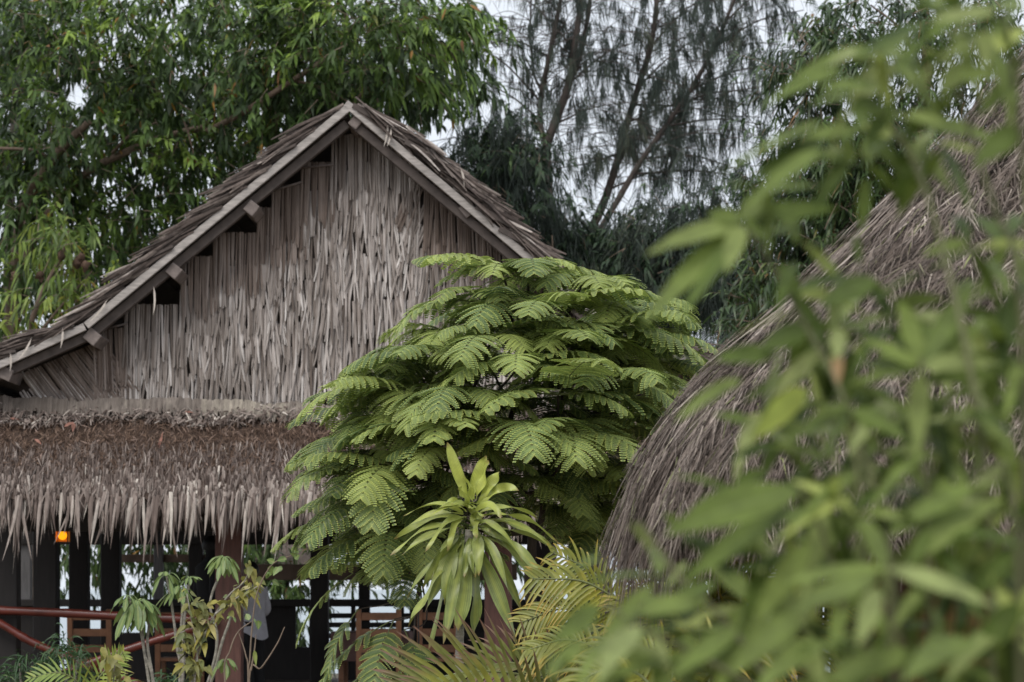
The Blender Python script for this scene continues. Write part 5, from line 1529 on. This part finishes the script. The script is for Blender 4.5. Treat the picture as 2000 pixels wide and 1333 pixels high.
# filler rosettes along the stems
for (x, y, Y, n, R) in ((1700, 940, 2.5, 6, 170), (1620, 1000, 2.5, 6, 170), (1850, 900, 2.45, 7, 160), (1940, 820, 2.5, 6, 160), (1830, 1000, 2.5, 7, 170), (1950, 1000, 2.45, 6, 170), (1640, 1130, 2.45, 6, 180), (1560, 1230, 2.45, 6, 170), (1840, 1130, 2.4, 6, 170), (1950, 1230, 2.4, 6, 170), (1700, 1300, 2.35, 7, 170), (1830, 1330, 2.4, 6, 150),
                        (1980, 560, 2.5, 6, 160), (1870, 620, 2.55, 6, 150), (1720, 640, 2.6, 5, 150), (1600, 900, 2.6, 4, 150), (1500, 1080, 2.6, 5, 160), (1420, 1240, 2.55, 6, 160), (1300, 1300, 2.5, 5, 150), (1200, 1260, 2.55, 4, 140), (1540, 870, 2.6, 3, 130), (1760, 820, 2.55, 6, 160), (1990, 680, 2.5, 5, 150), (1880, 1060, 2.5, 5, 160), (1640, 560, 2.65, 3, 130), (1810, 250, 2.6, 5, 140), (1880, 40, 2.5, 5, 140), (1750, 140, 2.6, 4, 130), (1990, 130, 2.5, 4, 130),
                        (1560, 1000, 2.75, 6, 170), (1480, 1180, 2.7, 7, 170), (1400, 1320, 2.65, 7, 170), (1520, 1310, 2.6, 7, 170), (1620, 1310, 2.5, 7, 170), (1290, 1230, 2.7, 5, 150), (1200, 1330, 2.6, 5, 150), (1700, 1040, 2.7, 7, 170), (1780, 960, 2.8, 7, 170), (1900, 950, 2.75, 7, 170), (1990, 900, 2.7, 6, 160), (1760, 1210, 2.5, 7, 170), (1900, 1130, 2.6, 7, 170), (1980, 1110, 2.6, 7, 170), (1900, 1300, 2.5, 7, 160), (1990, 1290, 2.5, 6, 160),
                        (1640, 930, 2.8, 6, 160), (1560, 830, 2.8, 5, 150), (1700, 760, 2.8, 6, 160), (1860, 760, 2.75, 7, 160), (1900, 660, 2.7, 6, 160), (1980, 760, 2.7, 6, 160), (1960, 480, 2.7, 6, 150), (1700, 330, 2.75, 4, 130), (1780, 290, 2.7, 4, 130), (1640, 640, 2.8, 4, 140), (1580, 720, 2.8, 4, 140), (1860, 150, 2.7, 5, 130), (1690, 250, 2.7, 4, 130), (1600, 1090, 2.55, 7, 170), (1670, 1000, 2.4, 6, 170), (1820, 1060, 2.3, 6, 170), (1880, 980, 2.35, 6, 170), (1720, 880, 2.6, 6, 160), (1840, 820, 2.5, 6, 160), (1950, 720, 2.55, 6, 160), (1550, 1120, 2.6, 6, 170), (1450, 1260, 2.5, 6, 170), (1350, 1260, 2.6, 6, 160), (1610, 790, 2.65, 5, 150), (1540, 700, 2.65, 4, 150), (1660, 700, 2.6, 5, 150), (1750, 620, 2.65, 5, 150), (1560, 600, 2.7, 4, 140), (1980, 1220, 2.3, 6, 170), (1780, 1290, 2.3, 6, 170), (1820, 40, 2.5, 6, 140), (1720, 110, 2.55, 6, 140), (1660, 320, 2.55, 5, 130), (1560, 470, 2.6, 5, 140), (1500, 385, 2.6, 3, 130), (1930, 90, 2.45, 6, 140), (1560, 560, 2.6, 4, 140), (1840, 300, 2.6, 4, 130), (1600, 690, 2.6, 4, 140), (1180, 1250, 2.5, 5, 150), (1270, 1140, 2.6, 5, 150), (1340, 1060, 2.65, 4, 150), (1440, 960, 2.6, 4, 150), (1480, 830, 2.65, 4, 140), (1900, 470, 2.55, 4, 140)):
    a0 = RNG.random() * 6.28
    for i in range(n):
        a = a0 + i * 2 * pi / n + RNG.normal(0, .25)
        L = R * RNG.uniform(.75, 1.15)
        fleaf(x + RNG.normal(0, 8), y + RNG.normal(0, 14), x + L * .95 * cos(a), y + L * .8 * sin(a) + 40, RNG.uniform(34, 56), float(np.clip(RNG.normal(.55, .26), .04, .94)), Y, dy=RNG.normal(0, .10), bow=RNG.uniform(.1, .4), wf=.72)
GL.build('foliage', M['fg'], fg)
GS.build('stem', M['fg_stem'], fg)

# ------------------------------------------------------------------ camera, light, render
cam = bpy.data.cameras.new('camera')
cam.sensor_width = 36.0
cam.lens = 85.0
cam.shift_y = (HY - 666.5) / 2000.0
cam.clip_start = .05
cam.clip_end = 9000
cam.dof.use_dof = True
cam.dof.focus_distance = 13.3
cam.dof.aperture_fstop = 5.2
cam.dof.aperture_blades = 7
co = bpy.data.objects.new('camera', cam)
co.location = (0, 0, ZC)
co.rotation_euler = (pi / 2, 0, 0)
COL.objects.link(co)
SC.camera = co

SUN_EL, SUN_AZ = radians(52), radians(205)      # azimuth clockwise from +Y
sun = bpy.data.lights.new('sun', 'SUN')
sun.energy = 1.5
sun.angle = radians(35)
sun.color = (1.0, .96, .90)
so = bpy.data.objects.new('sun', sun)
so.rotation_euler = (pi / 2 - SUN_EL, 0, pi - SUN_AZ + 0)
so.location = (0, 0, 30)
COL.objects.link(so)

w = bpy.data.worlds.new('World')
SC.world = w
w.use_nodes = True
nt = w.node_tree
bg = nt.nodes['Background']
sky = nt.nodes.new('ShaderNodeTexSky')
sky.sky_type = 'NISHITA'
sky.sun_disc = False
sky.sun_elevation = SUN_EL
sky.sun_rotation = SUN_AZ
sky.dust_density = 3.0
# overcast: a sheet of soft pale cloud over the clear sky
n1 = noise(nt, 2.2, 5, (1, 1, 2.5), .55)
nt.nodes[-1]
for nd in nt.nodes:
    if nd.type == 'TEX_COORD':
        for l in list(nd.outputs['Object'].links):
            nt.links.new(nd.outputs['Generated'], l.to_socket)
cloud = ramp(nt, n1, [(.3, (6.35, 6.8, 7.45)), (.7, (7.05, 7.4, 7.9))])
mixed = mixc(nt, .9, sky.outputs[0], cloud)
nt.links.new(mixed, bg.inputs['Color'])
bg.inputs['Strength'].default_value = .10

SC.view_settings.view_transform = 'Standard'
SC.view_settings.look = 'None'
SC.view_settings.exposure = 0.5
SC.view_settings.gamma = 1.0
cy = SC.cycles
cy.max_bounces = 6
cy.diffuse_bounces = 3
cy.glossy_bounces = 2
cy.transmission_bounces = 3
cy.transparent_max_bounces = 4
cy.caustics_reflective = False
cy.caustics_refractive = False
cy.use_denoising = True
cy.sample_clamp_indirect = 4.0
